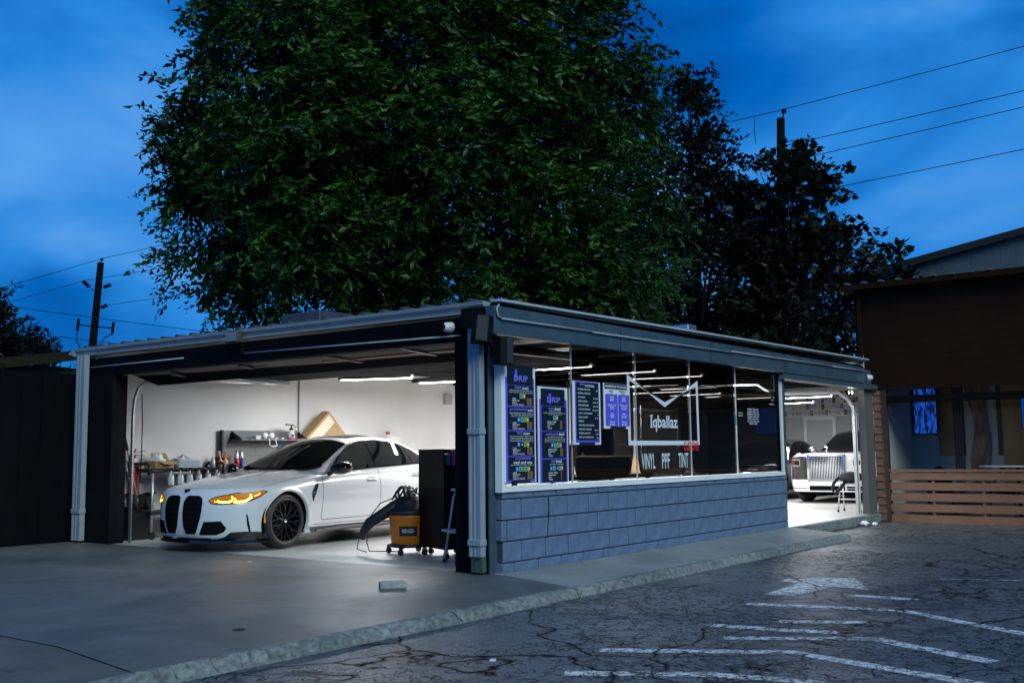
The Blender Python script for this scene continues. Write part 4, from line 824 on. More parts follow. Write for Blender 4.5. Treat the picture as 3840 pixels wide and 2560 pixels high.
class Car:
    def __init__(s, P): s.P = P
    def Hc(s, x): return sinterp(s.P['Hc'], x)
    def He(s, x): return sinterp(s.P['He'], x)
    def H(s, x, y):
        P = s.P; e = s.He(x); c = s.Hc(x); a = min(1.0, abs(y)/P['yedge'])
        h = e+(c-e)*(1-a**2.3)
        for (yr, w, hh, x0, x1) in P.get('ridges', []):
            k = max(0.0, min(1.0, (x0-x)/(x0-x1))) if x > x1 else 1.0
            h += hh*k*math.exp(-((abs(y)-yr)/w)**2)
        return h
    def W(s, x, z, inset=0.0):
        P = s.P; w = sinterp(P['W'], z)
        for (xc, sx, amp, zc, sz) in P['flare']: w += amp*math.exp(-((x-xc)/sx)**2)*math.exp(-((z-zc)/sz)**2)
        return w-inset
    def surf(s, t, z, inset=0.0):
        """t in 0..1 front arc, 1..2 flank, 2..3 tail"""
        P = s.P; sg = 1 if t >= 0 else -1; t = abs(t); xc, xr = P['xc'], P['xr']
        if t <= 1:
            th = t*pi/2; x = xc+(sinterp(P['Xn'], z)-xc)*max(0, cos(th))**P['ex']; y = s.W(x, z, inset)*sin(th)**P['ey']
        elif t <= 2:
            x = xc+(xr-xc)*(t-1); y = s.W(x, z, inset)
        else:
            th = (3-t)*pi/2; x = xr+(sinterp(P['Xt'], z)-xr)*max(0, cos(th))**.8; y = s.W(x, z, inset)*max(0, sin(th))**.7
        return Vector((x, sg*y, z))
    def side(s, x, z): return Vector((x, s.W(x, z), z)) if x <= s.P['xc'] else s.surf(s.t_of_x(x, z), z)
    def t_of_x(s, x, z):
        xc = s.P['xc']; c = max(0, min(1, (x-xc)/(sinterp(s.P['Xn'], z)-xc)))**(1/s.P['ex']); return math.acos(c)/(pi/2)
    def t_of_y(s, y, z):
        v = max(-1, min(1, abs(y)/s.W(.5, z)))**(1/s.P['ey']); return math.copysign(math.asin(min(1, v))/(pi/2), y)
    def front(s, y, z): return s.surf(s.t_of_y(y, z), z)
    # greenhouse
    def zr(s, x): return sinterp(s.P['zr'], x)
    def yt(s, x): return sinterp(s.P['yt'], x)
    def yb(s, x): return sinterp(s.P['yb'], x)
    def ze(s, x): a = s.zr(x); b = s.He(x)-.02; return b+(a-b)*.86 if a-b < .4 else a-.058
    def gside(s, x, z):
        b = s.He(x)-.02; e = s.ze(x); f = (z-b)/max(1e-4, e-b); return Vector((x, s.yb(x)+(s.yt(x)-s.yb(x))*f+.014*sin(pi*max(0, min(1, f))), z))
    def gtop(s, x, y):
        yt = s.yt(x); return Vector((x, y, s.zr(x)-(s.zr(x)-s.ze(x))*(min(1.15, abs(y)/yt))**2.2))
    def body(s, name, m, root):
        P = s.P; ts = [i/34 for i in range(35)]; n = int((P['xc']-P['xr'])/.021); ts += [1+i/n for i in range(1, n+1)]; ts += [2+i/14 for i in range(1, 15)]
        zb = P['zb']; NR = 34; cols = []
        for t in ts:
            zt = .8
            for _ in range(6):
                p = s.surf(t, zt, P['fil']*.55); zt = .5*zt+.5*s.H(p.x, p.y)
            col = []
            for j in range(NR+1):
                f = j/NR; z = zb+(zt-zb)*f; r = P['fil']; d = z-(zt-r); ins = 0.0
                if d > 0: ins = P['fil']*.55*(1-sqrt(max(0, 1-(d/r)**2)))
                col.append(s.surf(t, z, ins))
            cols.append(col)
        mb = MB(); R2 = P['arch']**2; nc = len(ts)
        for sg in (1, -1):
            base = len(mb.v); mb.v += [(p.x, sg*p.y, p.z) for c in cols for p in c]
            for i in range(nc-1):
                for j in range(NR):
                    q = [cols[i][j], cols[i+1][j], cols[i+1][j+1], cols[i][j+1]]; c = sum(q, Vector())/4
                    if abs(c.y) > .5 and any((c.x-ax)**2+(c.z-P['wz'])**2 < R2 for ax in P['axles']): continue
                    a = base+i*(NR+1)+j; f = (a, a+NR+1, a+NR+2, a+1); mb.f.append(f if sg > 0 else f[::-1])
        K = 20; base = len(mb.v)
        for c in cols:
            T = c[-1]
            for k in range(K+1):
                y = T.y*(1-2*k/K); mb.v.append((T.x, y, T.z if k in (0, K) else s.H(T.x, y)))
        for i in range(nc-1):
            for k in range(K): a = base+i*(K+1)+k; mb.f.append((a, a+1, a+K+2, a+K+1))
        o = mb.build(name, m, root, smooth=True, world=False, fix=False)
        bm = bmesh.new(); bm.from_mesh(o.data); bmesh.ops.remove_doubles(bm, verts=bm.verts, dist=2e-4); bmesh.ops.recalc_face_normals(bm, faces=bm.faces); bm.to_mesh(o.data); bm.free()
        for q in o.data.polygons: q.use_smooth = True
        s.cols = cols
        # dark underbody and wheel houses
        ub = MB(); ub.box(P['axles'][1]-.6, P['axles'][0]+.55, -.72, .72, .16, .34)
        ub.build('underbody', M_CARMAT, root, world=False)
        for ax in P['axles']:
            for sg in (1, -1):
                MB().lathe([(P['arch']+.03, .0), (P['arch']+.03, .34), (.0, .34)], (ax, sg*.55 if sg > 0 else -.89, P['wz']), axis='y', n=28).build('wheel_house', M_CARMAT, root, world=False) if False else None
                w = MB(); a0 = sg*(s.W(ax, P['wz'])-.02); a1 = sg*.5; n_ = 24; vs = []
                for yy in (a0, a1):
                    for k in range(n_+1): a = RAD(-20+220*k/n_); vs.append((ax+(P['arch']+.012)*cos(a), yy, P['wz']+(P['arch']+.012)*sin(a)))
                fs = [(k, k+1, n_+2+k, n_+1+k) for k in range(n_)]+[tuple(range(n_+1, 2*n_+2))]
                w.add(vs, fs); w.build('wheel_house', M_CARMAT, root, world=False)
        return o
    def greenhouse(s, name, m, root, x0, x1):
        N, K = 60, 12; rows = []
        for i in range(N+1):
            x = x0+(x1-x0)*i/N; row = []; b = s.He(x)-.02; e = s.ze(x)
            for k in range(K+1): row.append(s.gside(x, b+(e-b)*k/K))
            for k in range(1, 2*K): row.append(s.gtop(x, s.yt(x)*(1-k/K)))
            for k in range(K, -1, -1): p = s.gside(x, b+(e-b)*k/K); row.append(Vector((p.x, -p.y, p.z)))
            rows.append(row)
        mb = MB(); n = len(rows[0]); mb.v = [tuple(p) for r in rows for p in r]
        for i in range(N):
            for k in range(n-1): mb.f.append((i*n+k, (i+1)*n+k, (i+1)*n+k+1, i*n+k+1))
        return mb.build(name, m, root, smooth=True, world=False)
    def panel(s, name, poly, fn, m, root, step=.05, off=.004, mirror=False, smooth=True):
        """patch on the skin; poly in the parameters of fn"""
        out = []
        mb = MB(); patch(mb, poly, fn, step, off); out.append(mb.build(name, m, root, smooth=smooth, world=False, fix=False))
        if mirror:
            m2 = MB(); m2.add([(a, -b, c) for a, b, c in mb.v], [f[::-1] for f in mb.f]); out.append(m2.build(name, m, root, smooth=smooth, world=False, fix=False))
        return out
    def arch_lip(s, m, root, w=.045, off=.006):
        P = s.P
        for ax in P['axles']:
            for sg in (1, -1):
                n_ = 40; r0, r1 = P['arch']-.012, P['arch']+w; vs = []
                a0 = math.asin(max(-1, (P['zb']+.02-P['wz'])/P['arch']))
                for r, o_ in ((r0, -.03), (r0, off), ((r0+r1)/2, off), (r1, .001)):
                    for k in range(n_+1):
                        a = a0+(pi-2*a0)*k/n_; x = ax+r*cos(a); z = max(P['zb'], P['wz']+r*sin(a)); p = s.side(x, z); vs.append((p.x, sg*(p.y+o_), p.z))
                fs = [(j*(n_+1)+k, j*(n_+1)+k+1, (j+1)*(n_+1)+k+1, (j+1)*(n_+1)+k) for j in range(3) for k in range(n_)]
                MB().add(vs, fs).build('arch_lip', m, root, smooth=True, world=False)
def stroke(pts, w):
    """closed polygon round a polyline"""
    pts = [Vector(p) for p in pts]; A = []; B = []
    for i, p in enumerate(pts):
        d = (pts[min(i+1, len(pts)-1)]-pts[max(i-1, 0)]).normalized(); n = Vector((-d.y, d.x))*w/2; A.append(tuple(p+n)); B.append(tuple(p-n))
    return A+B[::-1]
def wheel_meshes(R, rim, width, spokes=10, style='y'):
    ty = MB().lathe([(rim, -width/2+.01), (rim+.02, -width/2), (R-.03, -width/2+.004), (R-.006, -width/2+.03), (R, -width/2+.06), (R, width/2-.06), (R-.006, width/2-.03), (R-.03, width/2-.004), (rim+.02, width/2), (rim, width/2-.01)], axis='y', n=48).data('tyre', M_TYRE, True)
    rm = MB(); rm.lathe([(rim+.002, -width/2+.012), (rim-.008, -width/2+.004), (rim-.016, -width/2+.02), (rim-.03, .05), (rim-.03, width/2)], axis='y', n=48)
    rm.lathe([(0, .02), (rim-.03, .02)], axis='y', n=32)
    f0 = -width/2+.012
    sp = MB()
    for k in range(spokes):
        a = 2*pi*k/spokes
        def P_(r, da, y): return (r*cos(a+da), y, r*sin(a+da))
        if style == 'y':
            sp.bar(P_(.05, 0, f0+.035), P_(rim*.55, 0, f0+.022), .016, .03, up=(0,1,0))
            for sd in (-1, 1): sp.bar(P_(rim*.53, 0, f0+.022), P_(rim-.012, sd*.20, f0+.012), .013, .026, up=(0,1,0))
        else: sp.bar(P_(.05, 0, f0+.03), P_(rim-.012, 0, f0+.012), .045, .03, up=(0,1,0))
    hub = MB().lathe([(0, f0+.015), (.03, f0+.016), (.034, f0+.03), (.06, f0+.035), (.07, f0+.06)], axis='y', n=20)
    return ty, rm.data('rim', M_RIM, True), sp.data('spokes', M_RIM), hub.data('hub', M_RIM, True)
def add_wheels(car, root, R, rim, width, spokes=10, style='y', steer=0.0, cap=True):
    ty, rm, sp, hb = wheel_meshes(R, rim, width, spokes, style); P = car.P
    for i, ax in enumerate(P['axles']):
        for sg in (1, -1):
            w = bpy.data.objects.new('wheel', ty); COL.objects.link(w); w.parent = root
            w.location = (ax, sg*(car.W(ax, P['wz'])-width/2-.022), R); w.rotation_euler = (0, RAD(13), (pi if sg > 0 else 0)+(steer if i == 0 else 0))
            for nm, d in (('rim', rm), ('spokes', sp), ('hub', hb)):
                o = bpy.data.objects.new(nm, d); COL.objects.link(o); o.parent = w
            if cap:
                o = bpy.data.objects.new('hub_badge', MB().lathe([(0, -.003), (.026, 0), (.026, .008)], (0, -width/2+.024, 0), axis='y', n=16).data('hub_badge', M_CHROME)); COL.objects.link(o); o.parent = w

# ---- the white saloon
P_M = dict(xc=.15, xr=-3.25, ex=1.25, ey=.80, zb=.165, fil=.085, arch=.372, wz=.338, axles=(-.03, -2.87), yedge=.86,
    Xn=[(.05,.74),(.14,.80),(.2,.83),(.32,.845),(.5,.84),(.60,.82),(.66,.795),(.70,.765),(.74,.73),(.8,.66)], Xt=[(.1,-3.85),(.3,-3.93),(.7,-3.94),(.9,-3.90),(1.0,-3.86)],
    W=[(.10,.855),(.18,.875),(.30,.893),(.45,.905),(.60,.913),(.70,.908),(.80,.892),(.90,.868),(1.0,.84)],
    flare=[(-.03,.40,.028,.45,.35),(-2.857,.50,.048,.50,.36),(-1.35,.62,-.030,.34,.20),(-1.5,1.1,-.010,.62,.06)],
    Hc=[(.85,.655),(.80,.69),(.74,.735),(.6,.785),(.3,.845),(0,.885),(-.3,.918),(-.62,.94),(-.8,.95),(-3.0,1.02),(-3.3,1.03),(-3.7,1.02),(-3.95,.99)],
    He=[(.85,.61),(.7,.645),(.55,.682),(.4,.717),(.2,.757),(0,.79),(-.3,.830),(-.62,.865),(-1.2,.902),(-1.72,.932),(-2.4,.962),(-3.0,.982),(-3.6,.97),(-3.95,.92)],
    ridges=[(.36,.05,.020,.60,-.1),(.70,.06,.010,.45,0)],
    zr=[(-.50,.84),(-.68,.93),(-.84,1.015),(-1.1,1.155),(-1.35,1.28),(-1.55,1.36),(-1.8,1.405),(-2.1,1.418),(-2.5,1.388),(-2.8,1.315),(-3.1,1.21),(-3.35,1.10),(-3.55,1.0)],
    yt=[(-.50,.78),(-.8,.735),(-1.1,.665),(-1.45,.585),(-1.8,.565),(-2.3,.56),(-3.0,.50),(-3.55,.50)], yb=[(-.50,.80),(-.8,.825),(-1.5,.845),(-2.4,.84),(-3.0,.78),(-3.55,.66)])
def white_saloon():
    root = thing('car', 'pearl white sports saloon with black grille and amber headlights in the open bay', 'car', (0.545, 4.76, 0.012), RAD(184.0))
    c = Car(P_M); c.body('body', M_PEARL, root); c.greenhouse('roof', M_PEARL, root, -.52, -3.55); c.arch_lip(M_PEARL, root)
    add_wheels(c, root, .338, .262, .275, 10, 'y', RAD(3))
    S = lambda t, z: c.surf(t, z)
    # glass
    c.panel('windscreen', [(-.74,-.30),(-.74,.30),(-.79,.58),(-.86,.68),(-.97,.672),(-1.47,.552),(-1.51,.25),(-1.52,0),(-1.51,-.25),(-1.47,-.552),(-.97,-.672),(-.86,-.68),(-.79,-.58)], lambda x, y: c.gtop(x, y), M_CGLASS, root, .06, .006)
    c.panel('cowl', [(-.68,-.40),(-.68,.40),(-.72,.62),(-.80,.735),(-.88,.69),(-.79,.58),(-.75,.30),(-.75,-.30),(-.79,-.58),(-.88,-.69),(-.80,-.735),(-.72,-.62)], lambda x, y: Vector((x, y, max(c.H(x, y)+.004, c.gtop(x, y).z+.003))), M_CARMAT, root, .06, 0)
    dlo = [(-.80,.893),(-1.2,.918),(-1.72,.947),(-2.4,.976),(-2.92,.995),(-3.03,1.03),(-3.02,1.075),(-2.85,1.185),(-2.6,1.27),(-2.3,1.318),(-1.95,1.335),(-1.65,1.315),(-1.40,1.245),(-1.12,1.10)]
    G = lambda x, z: c.gside(x, z)
    c.panel('window_trim', dlo, G, M_CARMAT, root, .05, -.008, True)
    for nm, poly in (('front_window', [(-.90,.916),(-1.2,.932),(-1.64,.955),(-1.66,1.298),(-1.42,1.232),(-1.15,1.10)]), ('rear_window', [(-1.79,.965),(-2.4,.99),(-2.60,1.0),(-2.52,1.275),(-2.3,1.302),(-1.95,1.318),(-1.80,1.312)]), ('quarter_window', [(-2.64,1.0),(-2.90,1.008),(-2.99,1.035),(-2.83,1.178),(-2.60,1.255)])):
        c.panel(nm, poly, G, M_CGLASS, root, .05, -.012, True)
    for a, b in zip(dlo[:5], dlo[1:5]): pass
    c.panel('window_rail', stroke([(x, z-.001) for x, z in dlo[9:]+dlo[:1]], .014), G, M_CHROME if False else mat('trim_highlight', (.35,.36,.38), .25, metal=.8), root, .05, -.014, True)  # highlight along the black window trim, drawn as a pale metal strip
    c.panel('sunroof', rrect(-2.32,-1.66,-.40,.40,.06), lambda x, y: c.gtop(x, y), M_CGLASS, root, .08, .006)
    c.panel('rear_screen', [(-2.75,-.44),(-2.75,.44),(-3.4,.50),(-3.4,-.50)], lambda x, y: c.gtop(x, y), M_CGLASS, root, .08, .006)
    # front end
    F = lambda y, z: c.front(y, z)
    kid = [(.034,.585),(.052,.640),(.090,.662),(.250,.662),(.305,.640),(.330,.590),(.332,.49),(.315,.39),(.272,.265),(.238,.212),(.098,.212),(.056,.29),(.036,.44)]
    def grow(poly, d):
        cx = sum(p[0] for p in poly)/len(poly); cz = sum(p[1] for p in poly)/len(poly)
        return [(cx+(p[0]-cx)*(1+d/.13), cz+(p[1]-cz)*(1+d/.22)) for p in poly]
    for o in c.panel('kidney_frame', grow(kid, .014), F, M_PEARL, root, .04, .006, True): pass
    gs = c.panel('kidney_grille', kid, F, M_CARMAT, root, .04, .010, True)
    for sg, g in ((1, gs[0]), (-1, gs[1])):
        for k in range(7):
            z = .27+k*.06; mb = MB(); mb.tube([F(sg*y, z)+Vector((.012,0,0)) for y in (.06,.12,.18,.24,.285) if inside(kid, y, z)], .005, 5); mb.build('grille_bar', M_CARMAT, g, world=False)
    c.panel('lower_intake', [(.362,.358),(.555,.365),(.605,.285),(.58,.240),(.50,.203),(.290,.203)], F, M_CARMAT, root, .04, .004, True)
    c.panel('air_slit', [(.60,.445),(.612,.44),(.655,.24),(.66,.205),(.635,.24),(.612,.33)], S, M_CARMAT, root, .03, .004, True)
    for mb_off, poly in ((.004, [(.0,.155),(.33,.155),(.40,.178),(.46,.232),(.60,.238),(.98,.215),(.98,.10),(0,.10)]),):
        sp = MB(); patch(sp, [(t, z) for t, z in poly], S, .04, .006); sp2 = MB(); sp2.add([(a, -b, z) for a, b, z in sp.v], [f[::-1] for f in sp.f])
        sp.build('front_splitter', M_CARBLK, root, smooth=True, world=False, fix=False); sp2.build('front_splitter', M_CARBLK, root, smooth=True, world=False, fix=False)
    lip = MB(); n = 40
    for j, (dz, d) in enumerate(((.135,.0),(.135,.030),(.105,.035),(.095,.0))):
        for i in range(-n, n+1): p = c.surf(i/n*.97, .15); q = Vector((p.x, p.y, 0)).normalized(); lip.v.append((p.x+d*.9, p.y+(d*.5 if p.y > 0 else -d*.5)*abs(i/n), dz))
    m_ = 2*n+1
    for j in range(3):
        for i in range(2*n): lip.f.append((j*m_+i, j*m_+i+1, (j+1)*m_+i+1, (j+1)*m_+i))
    lip.build('lip', M_CARBLK, root, world=False)
    # headlights: dark amber lens with lit strips
    hl = [(.235,.612),(.262,.578),(.33,.568),(.47,.576),(.60,.598),(.70,.640),(.80,.702),(.745,.712),(.62,.703),(.48,.686),(.36,.660),(.275,.635)]
    M_LENS = mat('amber_headlight_lens', (.05,.022,.002), .25, spec=.15, emit=(.8,.26,.01), estr=.30)
    M_DRL = mat('amber_running_light', (.9,.6,.1), .3, emit=(1.0,.50,.03), estr=13.0); M_DRL2 = mat('orange_marker', (.8,.3,.02), .3, emit=(1.0,.28,.02), estr=3.0)
    c.panel('headlight_bezel', [(.225,.612),(.255,.570),(.33,.558),(.47,.566),(.61,.588),(.71,.632),(.825,.708),(.745,.721),(.61,.713),(.47,.696),(.35,.670),(.262,.643)], S, M_CARBLK, root, .03, .003, True)
    H_ = c.panel('headlight', hl, S, M_LENS, root, .03, .006, True)
    for sg, h in ((1, H_[0]), (-1, H_[1])):
        for pts, w, m in (([(.315,.602),(.345,.587),(.42,.588),(.455,.610)], .018, M_DRL), ([(.47,.592),(.52,.590),(.585,.602),(.632,.640),(.618,.668)], .020, M_DRL), ([(.44,.655),(.455,.632),(.485,.618)], .009, M_DRL), ([(.66,.655),(.70,.668),(.72,.685)], .012, M_DRL2), ([(.29,.602),(.30,.585)], .008, M_DRL2)):
            mb = MB(); patch(mb, stroke(pts, w), S, .02, .009)
            if sg < 0: mb.v = [(a, -b, z) for a, b, z in mb.v]
            mb.build('running_light', m, h, world=False)
    # badge, vents, shut lines, handles, mirrors
    p = Vector((.745, 0, c.H(.745, 0)))
    bd = MB().lathe([(0,.010),(.034,.008),(.042,.004),(.042,-.02)], (p.x, 0, p.z), n=20); o = bd.build('bonnet_badge', M_CARBLK, root, world=False)
    MB().lathe([(0,.013),(.012,.013),(.024,.0115)], (p.x, 0, p.z), n=16).build('badge_centre', mat('badge_blue', (.03,.10,.35), .2), o, world=False)
    SD = lambda x, z: c.side(x, z)
    panel_ = c.panel
    def side_panel(name, poly, fn, m, root, step=.05, off=.004, mirror=True): return panel_(name, poly, fn, m, root, step, -off if fn is SD else off, mirror)
    c.panel = side_panel
    v = c.panel('side_vent', [(-.585,.772),(-.530,.770),(-.462,.685),(-.452,.625),(-.470,.548),(-.530,.665)], SD, M_CARBLK, root, .04, .005, True)
    for q in v: 
        sg = 1 if q is v[0] else -1
        for (a, b_, w) in (((-.462,.665),(-.535,.672),.014), ((-.466,.635),(-.535,.645),.010)):
            mb = MB(); patch(mb, stroke([a, b_], w), SD, .03, -.009)
            if sg < 0: mb.v = [(x, -y, z) for x, y, z in mb.v]
            mb.build('vent_blade', M_CHROME, q, world=False)
    c.panel('side_marker', stroke([(.775,.50),(.792,.42),(.802,.33)], .022), S, mat('amber_marker', (.5,.16,.02), .3, emit=(.6,.16,.01), estr=.25), root, .03, .004, True)
    for pts in ([(-.668,.872),(-.662,.60),(-.64,.36),(-.65,.315)], [(-1.79,.938),(-1.80,.62),(-1.775,.315)], [(-.65,.315),(-1.2,.312),(-1.775,.315),(-2.35,.33)], [(-2.40,.80),(-2.42,.96)], [(-2.35,.33),(-2.40,.45)]):
        c.panel('shut_line', stroke(pts, .007), SD, M_GAP, root, .06, .0025, True)
    HD = lambda x, y: Vector((x, y, c.H(x, y)))
    c.panel('bonnet_line', stroke([(.30,.800),(.0,.80),(-.30,.785),(-.50,.76),(-.56,.70)], .008), HD, M_GAP, root, .05, .003, True)
    c.panel('bonnet_line', stroke([(.69,.28),(.665,.40),(.60,.54)], .006), HD, M_GAP, root, .05, .003, True)
    c.panel('sill_line', stroke([(-.50,.262),(-1.4,.258),(-2.36,.262)], .006), SD, M_GAP, root, .08, .003, True)
    sk = [(-.42,.235),(-.48,.165),(-2.42,.165),(-2.38,.232)]
    c.panel('side_skirt', sk, SD, M_CARBLK, root, .08, .012, True)
    c.panel('side_skirt_blade', stroke([(-.55,.185),(-1.0,.20),(-2.36,.205)], .028), SD, mat('skirt_edge', (.12,.12,.125), .25), root, .08, .022, True)
    for sg in (1, -1):
        for xh, zh in ((-1.62,.800), (-2.56,.845)):
            MB().grid(10, 6, lambda u, v: ((lambda a, b: Vector((a, sg*(c.W(a, b)-.001+.016*(1-((a-xh)/.11)**2)*max(0, 1-((b-zh)/.036)**2)), b)))(xh-.11+.22*u, zh-.036+.072*v))).build('door_handle', mat('shaded_handle', (.30,.31,.33), .22, metal=.5), root, smooth=True, world=False)  # handle shading put into the colour as a darker silver-grey
        mr = MB(); n1, n2 = 12, 16
        def mirror_pt(u, v):
            a = -1+2*u; th = 2*pi*v; r = max(0, 1-abs(a)**2.6)**.5
            return (-.86+.095*r*cos(th)-.04*a, sg*(1.03+.145*a), .962+.080*r*sin(th)+.012*a)
        mr.grid(n1, n2, mirror_pt); mr.tube([(-.83,sg*.84,.895),(-.84,sg*.89,.905),(-.85,sg*.95,.925)], [.038,.026,.022], 8)
        o = mr.build('door_mirror', M_CARBLK, root, smooth=True, world=False)
    return root
white_saloon()

# ---- the limousine and the dark saloon inside the second bay
def limousine():
    P = dict(P_M); P.update(xc=.30, xr=-4.0, ex=.55, ey=.40, zb=.24, fil=.10, arch=.42, wz=.40, axles=(0.0,-3.4), yedge=.84,
        Xn=[(.1,.84),(.24,.90),(.5,.92),(.9,.92),(1.0,.91),(1.06,.88),(1.12,.8)], Xt=[(.2,-4.7),(.7,-4.75),(1.1,-4.7)],
        W=[(.2,.84),(.4,.87),(.7,.88),(.9,.865),(1.0,.85),(1.15,.82)], flare=[(0,.5,.02,.5,.4)],
        Hc=[(1.0,1.055),(.8,1.075),(.3,1.10),(-.5,1.13),(-1.1,1.15),(-4,1.16),(-4.75,1.1)], He=[(1.0,.985),(.8,.99),(.3,1.0),(-.5,1.01),(-1.1,1.02),(-4,1.04),(-4.75,1.0)], ridges=[],
        zr=[(-.9,1.08),(-1.1,1.16),(-1.4,1.34),(-1.7,1.49),(-1.95,1.57),(-2.4,1.61),(-3.2,1.60),(-3.8,1.5),(-4.3,1.2)], yt=[(-.9,.78),(-1.4,.68),(-1.9,.60),(-3.2,.58),(-4.3,.6)], yb=[(-.9,.80),(-1.5,.82),(-3.2,.82),(-4.3,.7)])
    root = thing('car', 'two-tone white and dark limousine with tall chrome slatted grille facing out', 'car', (14.72, 2.02, 0), RAD(183))
    c = Car(P); W_ = mat('limousine_white', (.72,.72,.71), .15, coat=.8); c.body('body', W_, root)
    D_ = mat('limousine_charcoal', (.035,.036,.04), .12, coat=.8, metal=.3)
    c.greenhouse('roof', D_, root, -.92, -4.3); c.arch_lip(W_, root, .03)
    add_wheels(c, root, .395, .29, .26, 12, 'bar')
    F = lambda y, z: c.front(y, z); HD = lambda x, y: Vector((x, y, c.H(x, y)))
    c.panel('bonnet', [(.86,-.36),(.86,.36),(-.9,.60),(-.9,-.60)], HD, D_, root, .08, .004)
    c.panel('windscreen', [(-1.02,-.72),(-1.02,.72),(-1.78,.60),(-1.82,0),(-1.78,-.60)], lambda x, y: c.gtop(x, y), M_CGLASS, root, .08, .006)
    c.panel('corner_reflection', [(-.80,.50),(-.42,.50),(-.42,1.0),(-.80,.98)], F, D_, root, .05, .004)  # dark reflection on one front corner, painted as a charcoal patch
    g = c.panel('grille', [(-.36,.50),(.36,.50),(.36,1.0),(-.36,1.0)], F, M_CARMAT, root, .06, .004)[0]
    fr = MB()
    for a, b_ in (((-.38,.48),(-.38,1.02)),((.38,.48),(.38,1.02)),((-.40,1.02),(.40,1.02)),((-.40,.485),(.40,.485))):
        p, q = F(*a), F(*b_); fr.bar(p+Vector((.02,0,0)), q+Vector((.02,0,0)), .045, .05)
    fr.build('grille_frame', M_CHROME, root, world=False)
    for k in range(21):
        y = -.34+.034*k; p, q = F(y, .50), F(y, 1.0); MB().bar(p+Vector((.022,0,0)), q+Vector((.022,0,0)), .014, .03).build('grille_slat', M_CHROME, g, world=False)
    for sg in (1, -1):
        o = MB(); patch(o, rrect(sg*.70-.13, sg*.70+.13, .78, .93, .03), F, .04, .008); o = o.build('headlight', M_CHROME, root, world=False)
        q = MB(); patch(q, rrect(sg*.70-.11, sg*.70+.0, .80, .91, .02), F, .04, .012); q.build('lamp', mat('red_tint_lamp', (.09,.02,.02), .1) if sg < 0 else M_CGLASS, o, world=False)
        q = MB(); patch(q, rrect(sg*.70+.01, sg*.70+.11, .80, .91, .02), F, .04, .012); q.build('lamp', M_CGLASS, o, world=False)
        q = MB(); patch(q, [(sg*.42,.27),(sg*.80,.27),(sg*.78,.36),(sg*.42,.36)], F, .05, .006 if sg > 0 else -.006); q.build('lower_intake', M_CARMAT, root, world=False)
        MB().tube([F(sg*.42,.315)+Vector((.015,0,0)), F(sg*.62,.315)+Vector((.015,0,0)), F(sg*.78,.315)+Vector((.015,0,0))], .009, 6).build('chrome_strip', M_CHROME, root, world=False)
    c.panel('chrome_bumper', [(-.40,.38),(.40,.38),(.40,.475),(-.40,.475)], F, M_CHROME, root, .06, .02)
    c.panel('lower_grille', [(-.38,.27),(.38,.27),(.38,.365),(-.38,.365)], F, M_CARMAT, root, .06, .006)
    p = c.H(.82, 0); MB().tube([(.84,0,p-.01),(.84,0,p+.05),(.82,0,p+.09),(.79,0,p+.12)], [.022,.010,.016,.006], 8).build('bonnet_ornament', M_CHROME, root, smooth=True, world=False)
    MB().grid(8, 10, lambda u, v: (-1.15+.06*cos(2*pi*v)*sin(pi*u), -.98-.11*(2*u-1), 1.12+.075*sin(2*pi*v)*sin(pi*u)**.5)).build('door_mirror', M_CHROME, root, smooth=True, world=False)
limousine()
def dark_saloon():
    P = dict(P_M); P.update(He=[(a, b*1.04) for a, b in P_M['He']], Hc=[(a, b*1.03) for a, b in P_M['Hc']])
    root = thing('car', 'dark grey saloon parked deep inside behind the limousine', 'car', (14.55, 4.20, 0), RAD(181))
    m = mat('dark_grey_metallic', (.030,.031,.034), .14, coat=.8, metal=.4); c = Car(P); c.body('body', m, root); c.greenhouse('roof', m, root, -.52, -3.55); c.arch_lip(m, root)
    add_wheels(c, root, .338, .262, .275, 10, 'bar')
    G = lambda x, z: c.gside(x, z)
    c.panel('windscreen', [(-.62,-.66),(-.62,.66),(-.80,.71),(-1.46,.555),(-1.51,0),(-1.46,-.555),(-.80,-.71)], lambda x, y: c.gtop(x, y), M_CGLASS, root, .08, .006)
    c.panel('side_window', [(-.85,.94),(-1.72,.98),(-2.4,1.0),(-2.95,1.04),(-2.85,1.185),(-2.6,1.27),(-2.3,1.318),(-1.95,1.335),(-1.65,1.315),(-1.40,1.245),(-1.12,1.12)], G, M_CGLASS, root, .05, -.010, True)
    c.panel('window_rail', stroke([(-1.12,1.12),(-1.40,1.25),(-1.65,1.32),(-1.95,1.34),(-2.3,1.322),(-2.6,1.275),(-2.85,1.19)], .014), G, M_CHROME, root, .05, -.014, True)
    S = lambda t, z: c.surf(t, z)
    c.panel('headlight', [(.235,.612),(.33,.568),(.60,.598),(.80,.702),(.62,.703),(.36,.660)], S, M_CGLASS, root, .04, .006, True)
    for sg in (1, -1): MB().grid(8, 12, lambda u, v: (-.86+.07*cos(2*pi*v)*sin(pi*u)**.5, sg*(1.0+.11*(2*u-1)), .985+.07*sin(2*pi*v)*sin(pi*u)**.5)).build('door_mirror', M_CHROME, root, smooth=True, world=False)
dark_saloon()
# ------------------------------------------------------------------ things in and in front of the left bay
M_CARD = mat('cardboard', (0.42,0.27,0.13), .75, var=.12, vscale=6); M_TAPE = mat('clear_tape', (.75,.66,.5), .15)
M_BLKP = mat('black_cart_plastic', (.010,.010,.011), .5); M_ORG = mat('orange_plastic', (.60,.16,.003), .4, var=.12, vscale=8)
M_STOOL = mat('white_stool_enamel', (.55,.58,.60), .4); M_REDP = mat('red_plastic', (.45,.012,.02), .35); M_CLEAR = mat('milky_plastic', (.62,.63,.62), .35)
